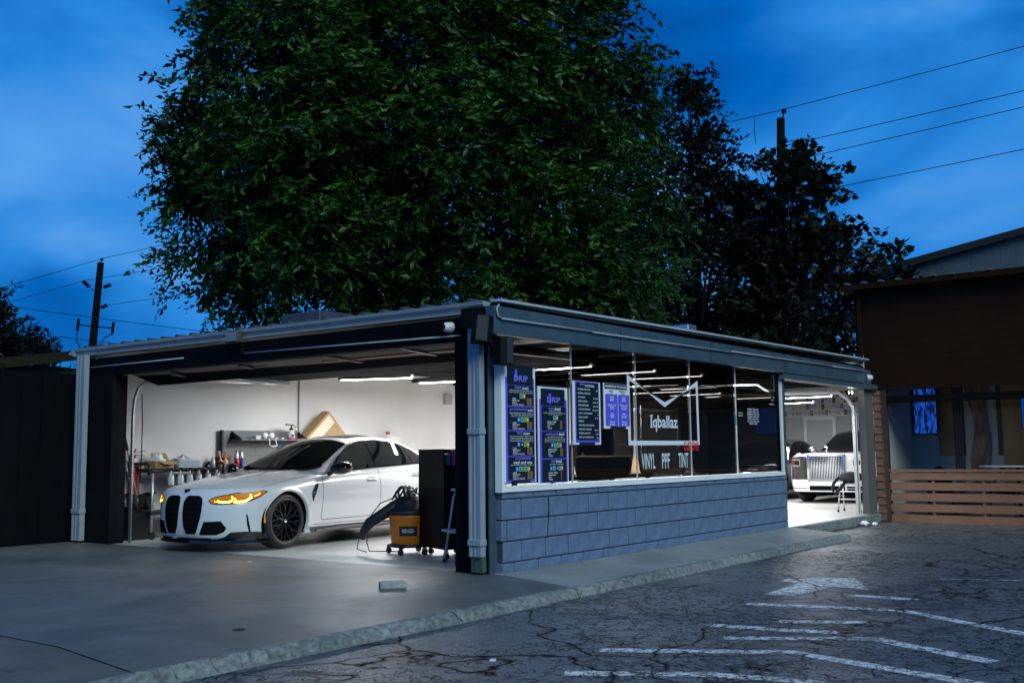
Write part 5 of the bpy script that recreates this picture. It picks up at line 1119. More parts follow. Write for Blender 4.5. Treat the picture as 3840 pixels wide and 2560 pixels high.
# black tool podium on casters
u = Vector((-.42,-.9075,0)); w = Vector((.9075,-.42,0)); o0 = Vector((.957,1.964,0))
def PD(a, b, z): q = o0+u*a+w*b; return (q.x, q.y, z)
t = thing('tool_podium', 'tall black tool podium on casters beside the orange vacuum', 'cabinet', tuple(o0+u*.35+w*.25))
def pbox(name, a0, a1, b0, b1, z0, z1, m):
    mb = MB(); mb.add([PD(a,b,z) for z in (z0,z1) for a,b in ((a0,b0),(a1,b0),(a1,b1),(a0,b1))], [(0,3,2,1),(4,5,6,7),(0,1,5,4),(1,2,6,5),(2,3,7,6),(3,0,4,7)]); return mb.build(name, m, t)
M_POD = mat('black_laminate', (.004,.004,.0045), .5, spec=.1, var=.2, vscale=3)
pbox('side_panel', 0, .012, 0, .5, .11, 1.20, M_POD); pbox('front_panel', .014, .70, 0, .012, .11, 1.20, M_POD)
pbox('side_panel', .702, .714, 0, .5, .11, 1.02, M_POD); pbox('back_panel', .014, .70, .488, .5, .11, 1.02, M_POD); pbox('tray', .014, .70, .014, .486, .96, .98, M_POD); pbox('base', .014, .70, .014, .486, .11, .13, M_POD)
for a in (.06,.65):
    for b in (.05,.45):
        c = MB(); q = PD(a,b,.04); c.lathe([(0,-.014),(.038,-.014),(.038,.014),(0,.014)], q, axis='y', n=16); c.bar(PD(a,b,.05), PD(a,b,.11), .03, .03); c.build('caster', M_BLKP, t); 
        MB().bar(PD(a-.02,b,.075), PD(a+.02,b,.075), .05, .012).build('caster_plate', M_CHROME, t)
ob = MB().bbox(*[0,1,0,1,0,1], .05); ob.v = [PD(.30+.30*a, .10+.22*b, .982+.17*c) for a, b, c in ob.v]; ob = ob.build('blue_box', mat('sky_blue_box', (.06,.30,.46), .5), None); tag(ob, 'light blue glove box lying in the black podium tray', 'box')
ob = MB().bbox(*[0,1,0,1,0,1], .05); ob.v = [PD(.61+.08*a, .12+.2*b, .982+.21*c) for a, b, c in ob.v]; ob = ob.build('pink_packet', mat('pink_packet', (.40,.05,.20), .5), None); tag(ob, 'pink packet standing next to the blue glove box', 'packet')
# vacuum
V = Vector((1.02,2.16,0)); t = thing('shop_vacuum', 'orange drum vacuum with black lid and hose standing beside the podium', 'vacuum cleaner', tuple(V), RAD(0))
MB().lathe([(0,.09),(.20,.09),(.215,.12),(.24,.40),(.247,.44),(.235,.46),(0,.46)], (0,0,0), n=28).build('drum', M_ORG, t, smooth=True, world=False)
MB().lathe([(.25,.455),(.257,.47),(.25,.50),(.19,.53),(.16,.60),(.12,.66),(0,.67)], (0,0,0), n=24).build('lid', M_BLKP, t, smooth=True, world=False)
MB().lathe([(0,.085),(.225,.085),(.24,.10),(.225,.125),(.2,.125)], (0,0,0), n=24).build('base_ring', M_BLKP, t, world=False)
for k in range(4):
    a = RAD(20+90*k); q = Vector((.265*cos(a), .265*sin(a), 0))
    c = MB(); c.bar(q*.75+Vector((0,0,.105)), q+Vector((0,0,.09)), .05, .035); c.lathe([(0,-.012),(.036,-.012),(.036,.012),(0,.012)], (q.x,q.y,.038), axis='x', n=14); c.bar(q+Vector((0,0,.04)), q+Vector((0,0,.10)), .03, .03); c.build('caster', M_BLKP, t, world=False)
lab = MB(); n = 8; ang = RAD(218)
def cyl(a, z): return (( .226+.025*(z-.27)/.3+.008)*cos(ang+a), (.226+.025*(z-.27)/.3+.008)*sin(ang+a), z)
lab.grid(8, 2, lambda p, q: cyl(-.45+.9*p, .22+.11*q)); lab = lab.build('label_panel', M_BLKP, t, world=False)
tx = MB(); vs_, fs_ = text_mesh('RIDGID', 1.0, .02); a0 = min(v[0] for v in vs_); a1 = max(v[0] for v in vs_); b0 = min(v[1] for v in vs_); b1 = max(v[1] for v in vs_)
tx.add([tuple(Vector(cyl(-.30+.60*(v[0]-a0)/(a1-a0), .255+.045*(v[1]-b0)/(b1-b0)))*1.0+Vector((.006*cos(ang), .006*sin(ang), 0))) for v in vs_], fs_); tx.build('lettering', mat('label_print', (.6,.6,.6), .4), lab, world=False, fix=False, kind='stuff')
hose = [(.10,.05,.62),(-.02,.10,.60),(-.14,.20,.50),(-.22,.30,.42),(-.27,.38,.36),(-.30,.45,.26),(-.29,.49,.18)]
MB().tube(hose, [.06,.07,.07,.065,.065,.05,.04], 10).build('hose', M_BLKP, t, smooth=True, world=False)
cr_ = random.Random(5); coil = MB()
for k in range(7):
    pts = []; cx, cy = cr_.uniform(-.10,.06), cr_.uniform(-.04,.14); r1, r2 = cr_.uniform(.06,.13), cr_.uniform(.05,.10); ph = cr_.uniform(0,6)
    for i in range(15): a = ph+i*.45; pts.append((cx+r1*cos(a), cy+r2*sin(a)*.8, .67+.06*sin(a*1.3+ph)+.05*cr_.random()))
    coil.tube(pts, .011, 5)
coil.build('coiled_cord', M_BLKP, t, smooth=True, world=False, kind='stuff')
MB().tube([(-.05,.15,.66),(-.15,.33,.58),(-.20,.42,.45),(-.22,.47,.30),(-.20,.50,.12),(-.16,.50,.02),(-.05,.42,.012),(.08,.2,.012)], .007, 5).build('trailing_cord', M_BLKP, t, smooth=True, world=False)
MB().tube([(-.10,.2,.60),(-.22,.40,.40),(-.33,.50,.20),(-.30,.56,.05),(-.18,.52,.010)], .007, 5).build('trailing_cord', M_BLKP, t, smooth=True, world=False)
for (a, b, c_) in ((.12,-.1,.60),(-.06,-.12,.61)):
    pass
# white step stool behind the door post
def step_stool(loc, rz, label, h, wid, m, foot):
    t = thing('step_stool', label, 'stool', loc, rz)
    for s in (-1, 1):
        MB().tube([(.20,s*wid/2*1.12,.01),(.10,s*wid/2,h*.88),(.06,s*wid/2*.95,h*.97),(.0,s*wid/2*.8,h)], .013, 8).build('leg', m, t, smooth=True, world=False)
        MB().tube([(-.22,s*wid/2*1.12,.01),(-.10,s*wid/2,h*.90)], .012, 8).build('leg', m, t, smooth=True, world=False)
        for x in (.20,-.22): MB().lathe([(.018,0),(.020,.035),(0,.035)], (x,s*wid/2*1.12,0), n=10).build('foot', foot, t, world=False)
    MB().bbox(-.13,.13,-wid/2,wid/2,h-.03,h,.008).build('top_step', m, t, world=False)
    MB().bbox(.10,.24,-wid/2,wid/2,h*.42,h*.42+.025,.006).build('lower_step', m, t, world=False)
    return t
step_stool((.60,.93,0), RAD(150), 'white metal step stool tucked behind the black door post', .78, .36, M_STOOL, M_BLKP)
# trash bin with liner, brooms
t = thing('trash_bin', 'black trash bin with a shiny liner by the door track', 'bin', (.52,6.93,0))
MB().prism(rrect(-.5,.5,-.5,.5,.12,3), lambda a, b, s: (.52+a*(.30+.10*s), 6.93+b*(.24+.09*s), .60*s), 0, 1).build('bin', M_BLKP, t)
lr = random.Random(2); ln = MB()
def liner(p, q):
    a = 2*pi*p; r = 1+.10*sin(9*a+q*4)+.06*sin(17*a+2); zz = .44+.20*min(1, q*1.6) if q < .65 else .64-.10*(q-.65)/.35
    k = (.245-.02*q) if q < .65 else .24*(1-q)/.35+.05
    return (.52+k*r*cos(a), 6.93+k*.84*r*sin(a), zz+.018*sin(7*a+q*9))
ln.grid(60, 12, liner); ln.build('bin_liner', mat('bag_film', (.006,.006,.007), .12, bump=.8, bscale=25), t, smooth=True)
for i, (x0, x1, nm, m, ztop) in enumerate(((.40,.62,'broom with a pale handle leaning in the corner', M_ALU, 1.36), (.44,.70,'squeegee with a black grip leaning in the corner', M_ALU, 1.48))):
    t = thing('broom', nm, 'broom', (x1, 6.95, 0))
    MB().tube([(x1,6.90+.05*i,.08),(x0,7.12,ztop)], .014, 8).build('handle', m, t, smooth=True)
    MB().tube([(x0+(x1-x0)*.16,7.085,ztop*.84),(x0,7.12,ztop+.01)], .019, 8).build('grip', M_BLKP if i else mat('orange_grip', (.5,.09,.02), .5), t, smooth=True)
    MB().bbox(x1-.14,x1+.14,6.86+.05*i,6.93+.05*i,.0,.10,.02).build('head', M_BLKP, t)
# utility cart with bottles hung along its rail
t = thing('utility_cart', 'black two-deck utility cart against the white wall', 'cart', (1.15, 6.85, 0))
for zz, nm in ((.93,'top_deck'),(.34,'lower_deck')): MB().bbox(.58,1.78,6.63,7.08,zz,zz+.05,.012).build(nm, M_BLKP, t)
for x in (.62,1.74):
    for y in (6.67,7.04): MB().tube([(x,y,.10),(x,y,.96)], .018, 8).build('leg', mat('silver_cart_leg', (.45,.47,.5), .35, metal=.6), t, smooth=True)
for x in (.55,1.80): MB().tube([(x,6.66,.90),(x,6.64,1.02),(x,6.70,1.05),(x,7.0,1.05),(x,7.06,1.02),(x,7.06,.90)], .022, 8).build('handle', M_BLKP, t, smooth=True)
for x in (.64,1.72):
    for y in (6.69,7.02): MB().lathe([(0,-.015),(.05,-.015),(.05,.015),(0,.015)], (x,y,.05), axis='y', n=14).build('wheel', M_BLKP, t)
def spray_bottle(x, y, z, label, m, group, rz=0.0, s=1.0):
    t = thing('spray_bottle', label, 'bottle', (x, y, z), rz, group)
    MB().lathe([(0,0),(.042,0),(.045,.02),(.045,.10),(.030,.155),(.016,.18),(.014,.205)], n=14).build('bottle', m, t, smooth=True, world=False)
    h = MB(); h.bbox(-.075,.030,-.014,.014,.205,.245,.008); h.tube([(-.045,0,.21),(-.055,0,.17),(-.040,0,.135)], .007, 6); h.build('trigger_head', M_BLKP, t, world=False)
    t.scale = (s, s, s)
    return t
for k in range(6): spray_bottle(.86+.155*k, 6.585, .745, 'white spray bottle hooked by its trigger on the cart rail', M_CLEAR, 'spray bottles hung along the cart', RAD(75))
o = MB().bbox(.68,.98,6.70,6.98,.982,1.09,.004).build('cardboard_carton', M_CARD, None); tag(o, 'small open cardboard carton on the cart', 'box')
MB().add([(.72,6.70,1.09),(.98,6.70,1.09),(1.02,6.60,1.04),(.76,6.60,1.04)], [(0,1,2,3)]).build('flap', M_CARD, o)
MB().add([(.80,6.98,1.09),(1.10,6.98,1.09),(1.08,7.05,1.20),(.82,7.05,1.20)], [(0,1,2,3)]).build('flap', M_CARD, o)
o = MB().grid(24, 10, lambda p, q: (.82+.13*(1-q)*cos(2*pi*p)*(1+.2*sin(6*pi*p)), 6.84+.12*(1-q)*sin(2*pi*p), 1.07+.13*q**.7+.02*sin(10*p+6*q))).build('crumpled_towels', M_SILL, None, smooth=True); tag(o, 'crumpled white towels heaped in the open carton', 'towels')
t = thing('plastic_basket', 'pale blue woven plastic basket on the cart', 'basket', (1.25, 6.84, .983))
for k in range(4): MB().prism(rrect(-.5,.5,-.5,.5,.15,3), lambda a, b, s: (1.25+a*(.40+.06*s), 6.84+b*(.26+.05*s), s), .985+k*.030, .985+k*.030+.022).build('band', mat('pale_blue_plastic', (.42,.52,.55), .45), t)
MB().prism(rrect(-.5,.5,-.5,.5,.15,3), lambda a, b, s: (1.25+a*.42, 6.84+b*.26, s), .984, 1.095).build('lining', mat('basket_lining', (.55,.58,.6), .5), t)
o = MB().grid(30, 8, lambda p, q: (1.25+.21*(1-q)*cos(2*pi*p), 6.84+.13*(1-q)*sin(2*pi*p), 1.10+.055*q*(1+.5*sin(5*2*pi*p))+.012*sin(14*p))).build('plastic_wrap', M_CLEAR, None, smooth=True); tag(o, 'clear plastic wrap bunched on the blue basket', 'plastic wrap')
# fire extinguisher standing behind the carton
t = thing('fire_extinguisher', 'red fire extinguisher with black hose beside the cart end', 'fire extinguisher', (.60,7.12,.55))
MB().lathe([(0,.60),(.075,.60),(.08,.63),(.08,1.04),(.05,1.12),(.03,1.14),(.03,1.17)], (.60,7.10,0), n=18).build('cylinder', M_REDP, t, smooth=True)
MB().bar((.53,7.08,1.20),(.74,7.04,1.235),.02,.014).bar((.55,7.08,1.185),(.72,7.03,1.165),.02,.012).build('lever', mat('silver_lever', (.4,.4,.4), .3, metal=.8), t)
MB().bar((.575,7.07,1.215),(.60,7.06,1.26),.02,.02).build('pin', M_REDP, t)
MB().tube([(.56,7.06,1.19),(.50,7.04,1.16),(.475,7.03,1.05),(.485,7.03,.90),(.50,7.04,.80)], .018, 8).build('hose', M_BLKP, t, smooth=True)
MB().box(.535,.60,6.995,7.0,1.02,1.13).build('tag', M_SILL, t)
# bottles and bucket behind the bottles
def bottle(x, y, z, h, r, m, cap, label, group=None):
    t = thing('squeeze_bottle', label, 'bottle', (x, y, z), 0, group)
    MB().lathe([(0,0),(r,0),(r,h*.68),(r*.45,h*.80),(r*.4,h*.82)], n=14).build('bottle', m, t, smooth=True, world=False)
    MB().lathe([(r*.5,h*.80),(r*.35,h*.9),(r*.12,h),(0,h)], n=10).build('nozzle', cap, t, smooth=True, world=False)
M_PEACH = mat('peach_plastic', (.60,.37,.22), .4)
bottle(1.66,6.72,.983,.16,.035,M_CLEAR,M_CLEAR,'slim milky squeeze bottle at the end of the cart')
for k in range(2): bottle(1.86+.09*k,6.80,.965,.16,.042,M_PEACH,M_PEACH,'peach squeeze bottle in front of the red bucket','peach bottles')
bottle(2.16,6.80,.965,.18,.04,M_REDP,M_SILL,'red and white squeeze bottle next to the spray cans')
t = thing('bucket', 'small red bucket full of wooden pegs on the bench', 'bucket', (2.0,6.95,.965)); MB().lathe([(0,0),(.085,0),(.105,.15),(.112,.15),(.112,.16),(.10,.16),(.08,.02)], (2.0,6.95,.965), n=20).build('pail', M_REDP, t, smooth=True)
pr_ = random.Random(9)
for k in range(9):
    a, b = pr_.uniform(-.06,.06), pr_.uniform(-.05,.05); o = MB().bar((2.0+a*.5,6.95+b*.5,1.02),(2.0+a*2.2,6.95+b*1.5,1.19+pr_.uniform(0,.05)),.020,.014).build('wooden_peg', mat('pale_wood', (.5,.34,.2), .6), None); tag(o, 'pale wooden peg sticking out of the red bucket', 'peg', 'pegs in the red bucket')
# workbench with pegboard
t = thing('workbench', 'brown topped workbench under the grey pegboard', 'workbench', (2.9, 6.95, 0))
MB().bbox(2.20,4.4,6.72,7.15,.905,.962,.006).build('bench_top', mat('bench_wood', (.30,.15,.055), .5, var=.2, vscale=4), t); MB().bbox(1.80,2.19,6.70,7.15,.92,.962,.006).build('side_shelf', M_BLKP, t)
for x in (1.85,2.28,4.32):
    for y in (6.78,7.10): MB().box(x-.03,x+.03,y-.03,y+.03,0,.904).build('leg', M_BLKP, t)
def pegboard_material():
    m = mat('grey_pegboard', (.16,.165,.165), .5); nt = m.node_tree; N, L = nt.nodes, nt.links; b = N['Principled BSDF']
    tc = N.new('ShaderNodeTexCoord'); vm = N.new('ShaderNodeVectorMath'); vm.operation = 'SCALE'; vm.inputs['Scale'].default_value = 38; L.new(tc.outputs['Object'], vm.inputs[0])
    fr = N.new('ShaderNodeVectorMath'); fr.operation = 'FRACTION'; L.new(vm.outputs[0], fr.inputs[0]); sp = N.new('ShaderNodeSeparateXYZ'); L.new(fr.outputs[0], sp.inputs[0])
    def d(o_): 
        s1 = N.new('ShaderNodeMath'); s1.operation = 'SUBTRACT'; L.new(o_, s1.inputs[0]); s1.inputs[1].default_value = .5; s2 = N.new('ShaderNodeMath'); s2.operation = 'MULTIPLY'; L.new(s1.outputs[0], s2.inputs[0]); L.new(s1.outputs[0], s2.inputs[1]); return s2.outputs[0]
    ad = N.new('ShaderNodeMath'); L.new(d(sp.outputs['X']), ad.inputs[0]); L.new(d(sp.outputs['Z']), ad.inputs[1]); lt = N.new('ShaderNodeMath'); lt.operation = 'LESS_THAN'; L.new(ad.outputs[0], lt.inputs[0]); lt.inputs[1].default_value = .05
    mx = N.new('ShaderNodeMix'); mx.data_type = 'RGBA'; L.new(lt.outputs[0], mx.inputs['Factor']); mx.inputs[6].default_value = (.16,.165,.165,1); mx.inputs[7].default_value = (.02,.02,.02,1); L.new(mx.outputs[2], b.inputs['Base Color']); return m
t = thing('pegboard', 'grey pegboard with a long shelf on the white wall', 'shelf', (2.9, 7.15, .965))
MB().box(2.14,3.70,7.12,7.15,.966,1.54).build('panel', pegboard_material(), t); MB().box(2.115,2.14,7.10,7.17,.966,1.545).build('edge_strip', M_BLKP, t)
MB().box(2.30,3.68,6.86,7.12,1.385,1.40).build('shelf', mat('grey_steel_shelf', (.2,.205,.21), .4), t)
for x in (2.30,3.64): MB().prism([(6.86,1.40),(7.12,1.40),(7.12,1.53)], lambda a, b, s: (s, a, b), x, x+.02).build('shelf_end', M_BLKP, t)
def spray_can(x, y, z, m, label):
    t = thing('spray_can', label, 'can', (x, y, z)); MB().lathe([(0,0),(.033,0),(.033,.20)], n=16).build('can', m, t, smooth=True, world=False); MB().lathe([(.034,.15),(.034,.205),(.028,.215),(.027,.265),(0,.27)], n=16).build('cap', M_GALV, t, smooth=True, world=False)
spray_can(2.255,6.93,.963,mat('yellow_can', (.55,.45,.03), .3),'tall spray can with a yellow label on the bench'); spray_can(2.345,6.93,.963,mat('blue_can', (.02,.10,.42), .3),'tall spray can with a blue label on the bench')
t = thing('foam_gun', 'foam gun with pink liquid standing on the pegboard shelf', 'spray gun', (3.36,6.95,1.401))
MB().lathe([(0,0),(.06,0),(.06,.03)], (3.36,6.95,1.401), n=18).build('pink_liquid', mat('pink_liquid', (.75,.04,.32), .3), t, smooth=True); MB().lathe([(.06,.03),(.045,.13),(.03,.15)], (3.36,6.95,1.401), n=18).build('bottle', M_CLEAR, t, smooth=True)
MB().lathe([(.032,.15),(.032,.18),(.015,.19),(.012,.22)], (3.36,6.95,1.401), n=12).build('collar', M_BLKP, t, smooth=True)
MB().tube([(3.22,6.92,1.64),(3.25,6.925,1.64),(3.30,6.94,1.638),(3.40,6.955,1.635)], [.022,.014,.013,.016], 8).build('nozzle', M_CHROME, t, smooth=True); MB().tube([(3.40,6.955,1.635),(3.47,6.97,1.61),(3.48,6.97,1.54),(3.475,6.97,1.48)], .009, 6).build('handle', M_CHROME, t, smooth=True)
MB().lathe([(0,0),(.026,0),(.026,.003)], (3.345,6.893,1.46), axis='y', n=14).build('round_label', M_BLKP, t)
t = thing('respirator', 'half-face respirator with hanging straps on the shelf edge', 'respirator', (2.85,6.93,1.401))
for x in (2.80,2.93): MB().lathe([(0,-.02),(.045,-.015),(.05,.01),(.03,.03),(0,.03)], (x,6.92,1.46), axis='y', n=16).build('filter', M_SILL, t, smooth=True)
MB().grid(10,10,lambda p, q: (2.865+.05*sin(pi*p)*cos(2*pi*q), 6.93+.04*sin(pi*p)*sin(2*pi*q), 1.403+.09*p)).build('face_piece', mat('grey_rubber', (.3,.3,.3), .5), t, smooth=True)
MB().tube([(2.84,6.87,1.42),(2.83,6.85,1.37),(2.83,6.845,1.30),(2.90,6.842,1.285),(2.98,6.845,1.30),(2.96,6.85,1.37),(2.94,6.87,1.42)], .009, 6).build('strap', M_SILL, t, smooth=True)
o = MB().bbox(2.62,2.72,6.92,7.02,1.401,1.46,.008).build('clear_case', M_CLEAR, None); tag(o, 'small clear plastic case beside the respirator', 'case')
o = MB().grid(10,4,lambda p, q: (3.02+.2*p, 6.90+.1*q, 1.402+.03*sin(5*p+q*3)**2)).build('paper_slip', M_SILL, None, smooth=True); tag(o, 'loose white paper slips on the pegboard shelf', 'paper')
o = MB().box(3.22,3.28,7.10,7.118,1.20,1.34).build('blue_strip', mat('blue_card', (.10,.20,.50), .5), None); tag(o, 'blue card hanging on the pegboard', 'card')
# leaning carton
t = thing('cardboard_box', 'flat cardboard box tilted on its corner against the wall', 'box', (4.10, 6.98, 1.30))
bx_ = MB(); bx_.bbox(-.34,.34,-.10,.10,-.34,.34,.006); Rm = Matrix.Rotation(RAD(45), 3, 'Y') @ Matrix.Rotation(RAD(6), 3, 'X')
bx_.v = [tuple(Rm @ Vector(q)) for q in bx_.v]; bx_.build('carton', M_CARD, t, world=False)
tp = MB(); tp.box(-.30,-.12,-.103,-.1015,-.3,.3); tp.v = [tuple(Rm @ Vector(q)) for q in tp.v]; tp.build('tape', M_TAPE, t, world=False)
t.location.z = 1.40
o = MB().bbox(4.30,5.9,6.85,7.19,.93,.96,.005).build('wall_shelf', M_ALU, None); tag(o, 'plain metal wall shelf behind the white car', 'shelf')
MB().bbox(3.75,4.28,6.80,7.15,.963,.985,.004).build('shelf_lip', M_ALU, o)
t = thing('plastic_jug', 'large white plastic jug on the wall shelf', 'jug', (5.72,7.0,.961)); MB().bbox(5.58,5.92,6.88,7.12,.961,1.50,.05).build('jug', mat('white_jug', (.75,.74,.7), .5), t); MB().lathe([(.04,0),(.04,.05),(0,.05)], (5.66,7.0,1.50), n=14).build('cap', M_REDP, t)
# ------------------------------------------------------------------ behind the tinted windows
t = thing('steel_drum', 'tall black drum standing behind the window emblem', 'drum', (5.1,2.2,0)); MB().lathe([(0,0),(.28,0),(.28,.5),(.292,.51),(.28,.52),(.28,1.0),(.292,1.01),(.28,1.02),(.28,1.45),(.292,1.46),(.292,1.49),(.27,1.49),(.26,1.46),(0,1.46)], n=28).build('shell', M_CARBLK, t, smooth=True, world=False)
MB().lathe([(.292,1.475),(.299,1.485),(.292,1.495)], n=28).build('rim', M_CHROME, t, smooth=True, world=False)
t = thing('wire_cage_shelf', 'chrome wire cage shelving behind the tinted glass', 'shelf', (6.6,2.2,0))
for x in (6.1,7.3):
    for y in (2.0,2.6): MB().tube([(x,y,0),(x,y,1.85)], .014, 6).build('post', M_ALU, t, smooth=True)
for zz in (.25,.75,1.25,1.8): MB().box(6.1,7.3,2.0,2.6,zz,zz+.02).build('shelf', M_ALU, t)
for k in range(14): MB().tube([(6.15+k*.085,2.0,.25),(6.15+k*.085,2.0,1.8)], .004, 4).build('wire', M_ALU, t)
for k in range(10): MB().tube([(6.1,2.0,.35+k*.15),(7.3,2.0,.35+k*.15)], .004, 4).build('wire', M_ALU, t)
o = MB().bbox(6.2,6.7,2.1,2.5,.772,1.05,.01).build('storage_carton', M_CARD, None); tag(o, 'brown carton on the middle of the wire shelving', 'box')
o = MB().bbox(6.75,7.2,2.1,2.5,.272,.62,.01).build('yellow_crate', mat('dull_yellow', (.4,.34,.08), .5), None); tag(o, 'yellow crate low on the wire shelving', 'crate')
t = thing('equipment_cabinet', 'black equipment cabinet behind the last window panes', 'cabinet', (7.6,1.5,0)); MB().bbox(7.2,8.2,1.4,1.9,0,1.75,.01).build('carcass', M_CARBLK, t); MB().box(7.25,8.15,1.393,1.398,.1,1.65).build('door', M_CARMAT, t)
o = MB().bbox(7.5,7.54,4.4,5.6,.9,2.1,.004).build('red_banner', mat('dull_red_cloth', (.28,.03,.025), .7), None); tag(o, 'dull red panel hanging inside behind the wire cage', 'banner')
t = thing('workshop_table', 'long dark worktable behind the first window panes', 'table', (3.4,1.4,0)); MB().bbox(2.3,4.7,1.0,1.7,.80,.85,.005).build('table_top', M_CARMAT, t)
for x in (2.36,4.64):
    for y in (1.06,1.64): MB().box(x-.025,x+.025,y-.025,y+.025,0,.80).build('leg', M_CARMAT, t)
o = MB().bbox(3.5,4.3,1.1,1.5,.852,1.10,.02).build('green_case', mat('pale_green_case', (.25,.30,.20), .4), None); tag(o, 'pale green hard case lying on the dark worktable', 'case')
o = MB().bbox(2.5,2.9,1.1,1.5,.852,1.25,.01).build('red_carton', mat('red_carton', (.4,.05,.03), .6), None); tag(o, 'red carton standing on the dark worktable', 'box')
# ------------------------------------------------------------------ inside the right bay
st = step_stool((11.15,.52,0), RAD(185), 'aluminium step stool inside the right bay carrying a bag', .52, .36, M_ALU, M_BLKP)
t = thing('tool_bag', 'black soft bag lying on the aluminium step stool', 'bag', (11.15,.52,.521)); 
MB().grid(20,14,lambda p, q: (11.15+.17*cos(2*pi*p)*abs(sin(pi*q))**.4, .52+.24*sin(2*pi*p)*abs(sin(pi*q))**.4, .522+.20*q+.01*sin(9*p))).build('body', mat('black_cloth', (.012,.012,.013), .7), t, smooth=True)
MB().tube([(11.0,.70,.62),(10.96,.78,.52),(10.95,.80,.40),(10.97,.76,.33),(11.0,.66,.44),(11.02,.58,.55)], .03, 8).build('strap', MATS['black_cloth'], t, smooth=True)
t = thing('warning_sign', 'slim red folding floor sign in front of the limousine wheel', 'sign', (13.6,3.05,0))
for s in (-1, 1): MB().add([(13.6+s*.12,2.93,0),(13.6+s*.12,3.17,0),(13.6,3.11,.60),(13.6,2.99,.60),(13.6+s*.135,2.93,0),(13.6+s*.135,3.17,0),(13.6+s*.015,3.11,.60),(13.6+s*.015,2.99,.60)], [(0,1,2,3),(7,6,5,4),(0,3,7,4),(1,5,6,2),(3,2,6,7),(0,4,5,1)]).build('leaf', M_REDP, t)
t = thing('interior_door', 'plain grey door with pale frame in the rear wall', 'door', (19.94,4.4,0))
MB().box(19.915,19.945,4.04,4.76,0,1.93).build('leaf', mat('grey_door', (.46,.47,.48), .5), t)
for a, b_ in ((3.95,4.035),(4.765,4.85)): MB().box(19.90,19.945,a,b_,0,1.93).build('frame', M_SILL, t)
MB().box(19.90,19.945,3.95,4.85,1.935,2.02).build('frame', M_SILL, t)
PK = thing('packet_display', 'rows of small plastic packets hung on the rear wall', 'packets', (19.94,4.4,2.0))
MB().box(19.925,19.945,2.2,5.9,2.03,2.78).build('backing', M_SILL, PK)
pm = [mat('packet_%d' % i, c, .2) for i, c in enumerate([(.6,.62,.65),(.45,.5,.6),(.65,.6,.5),(.2,.2,.25),(.5,.52,.6),(.12,.08,.07)])]
pk = [MB().bbox(-.012,0,-.045,.045,-.075,.075,.004).data('packet', m) for m in pm]
tg = [MB().box(-.016,-.0125,-.035,.035,0,.02).data('packet_label', mat('packet_label_%d' % i, c, .3)) for i, c in enumerate([(.6,.35,.03),(.05,.06,.12),(.4,.05,.04),(.04,.12,.3)])]
kr = random.Random(4)
for r_ in range(4):
    for k in range(34):
        p = inst('packet', kr.choice(pk), (19.923-.01*kr.random(), 2.28+k*.106, 2.13+r_*.165), PK, rot=(kr.uniform(-.08,.08),0,0)); inst('packet_label', kr.choice(tg), (19.9225-.01, 2.28+k*.106, 2.13+r_*.165+kr.uniform(-.06,.03)), PK)
# ------------------------------------------------------------------ trees
import numpy as np
RV = Vector((.604,-.797,0)); FV = Vector((.797,.604,0))     # across and along the street
def leaf_material(name, c1, c2):
    m = bpy.data.materials.new(name); m.use_nodes = True; nt = m.node_tree; N, L = nt.nodes, nt.links; b = N['Principled BSDF']
    at = N.new('ShaderNodeAttribute'); at.attribute_name = 'tint'; r = N.new('ShaderNodeValToRGB'); r.color_ramp.elements[0].color = (*c1,1); r.color_ramp.elements[1].color = (*c2,1)
    L.new(at.outputs['Fac'], r.inputs['Fac']); L.new(r.outputs[0], b.inputs['Base Color']); b.inputs['Roughness'].default_value = .45; b.inputs['Specular IOR Level'].default_value = .35
    tr = N.new('ShaderNodeBsdfTranslucent'); L.new(r.outputs[0], tr.inputs['Color']); mx = N.new('ShaderNodeMixShader'); mx.inputs[0].default_value = .25; L.new(b.outputs[0], mx.inputs[1]); L.new(tr.outputs[0], mx.inputs[2]); L.new(mx.outputs[0], N['Material Output'].inputs['Surface'])
    return m
M_BARK = mat('bark', (.025,.02,.017), .85, var=.4, vscale=6, bump=.8, bscale=14, stretch=(1,1,.25))
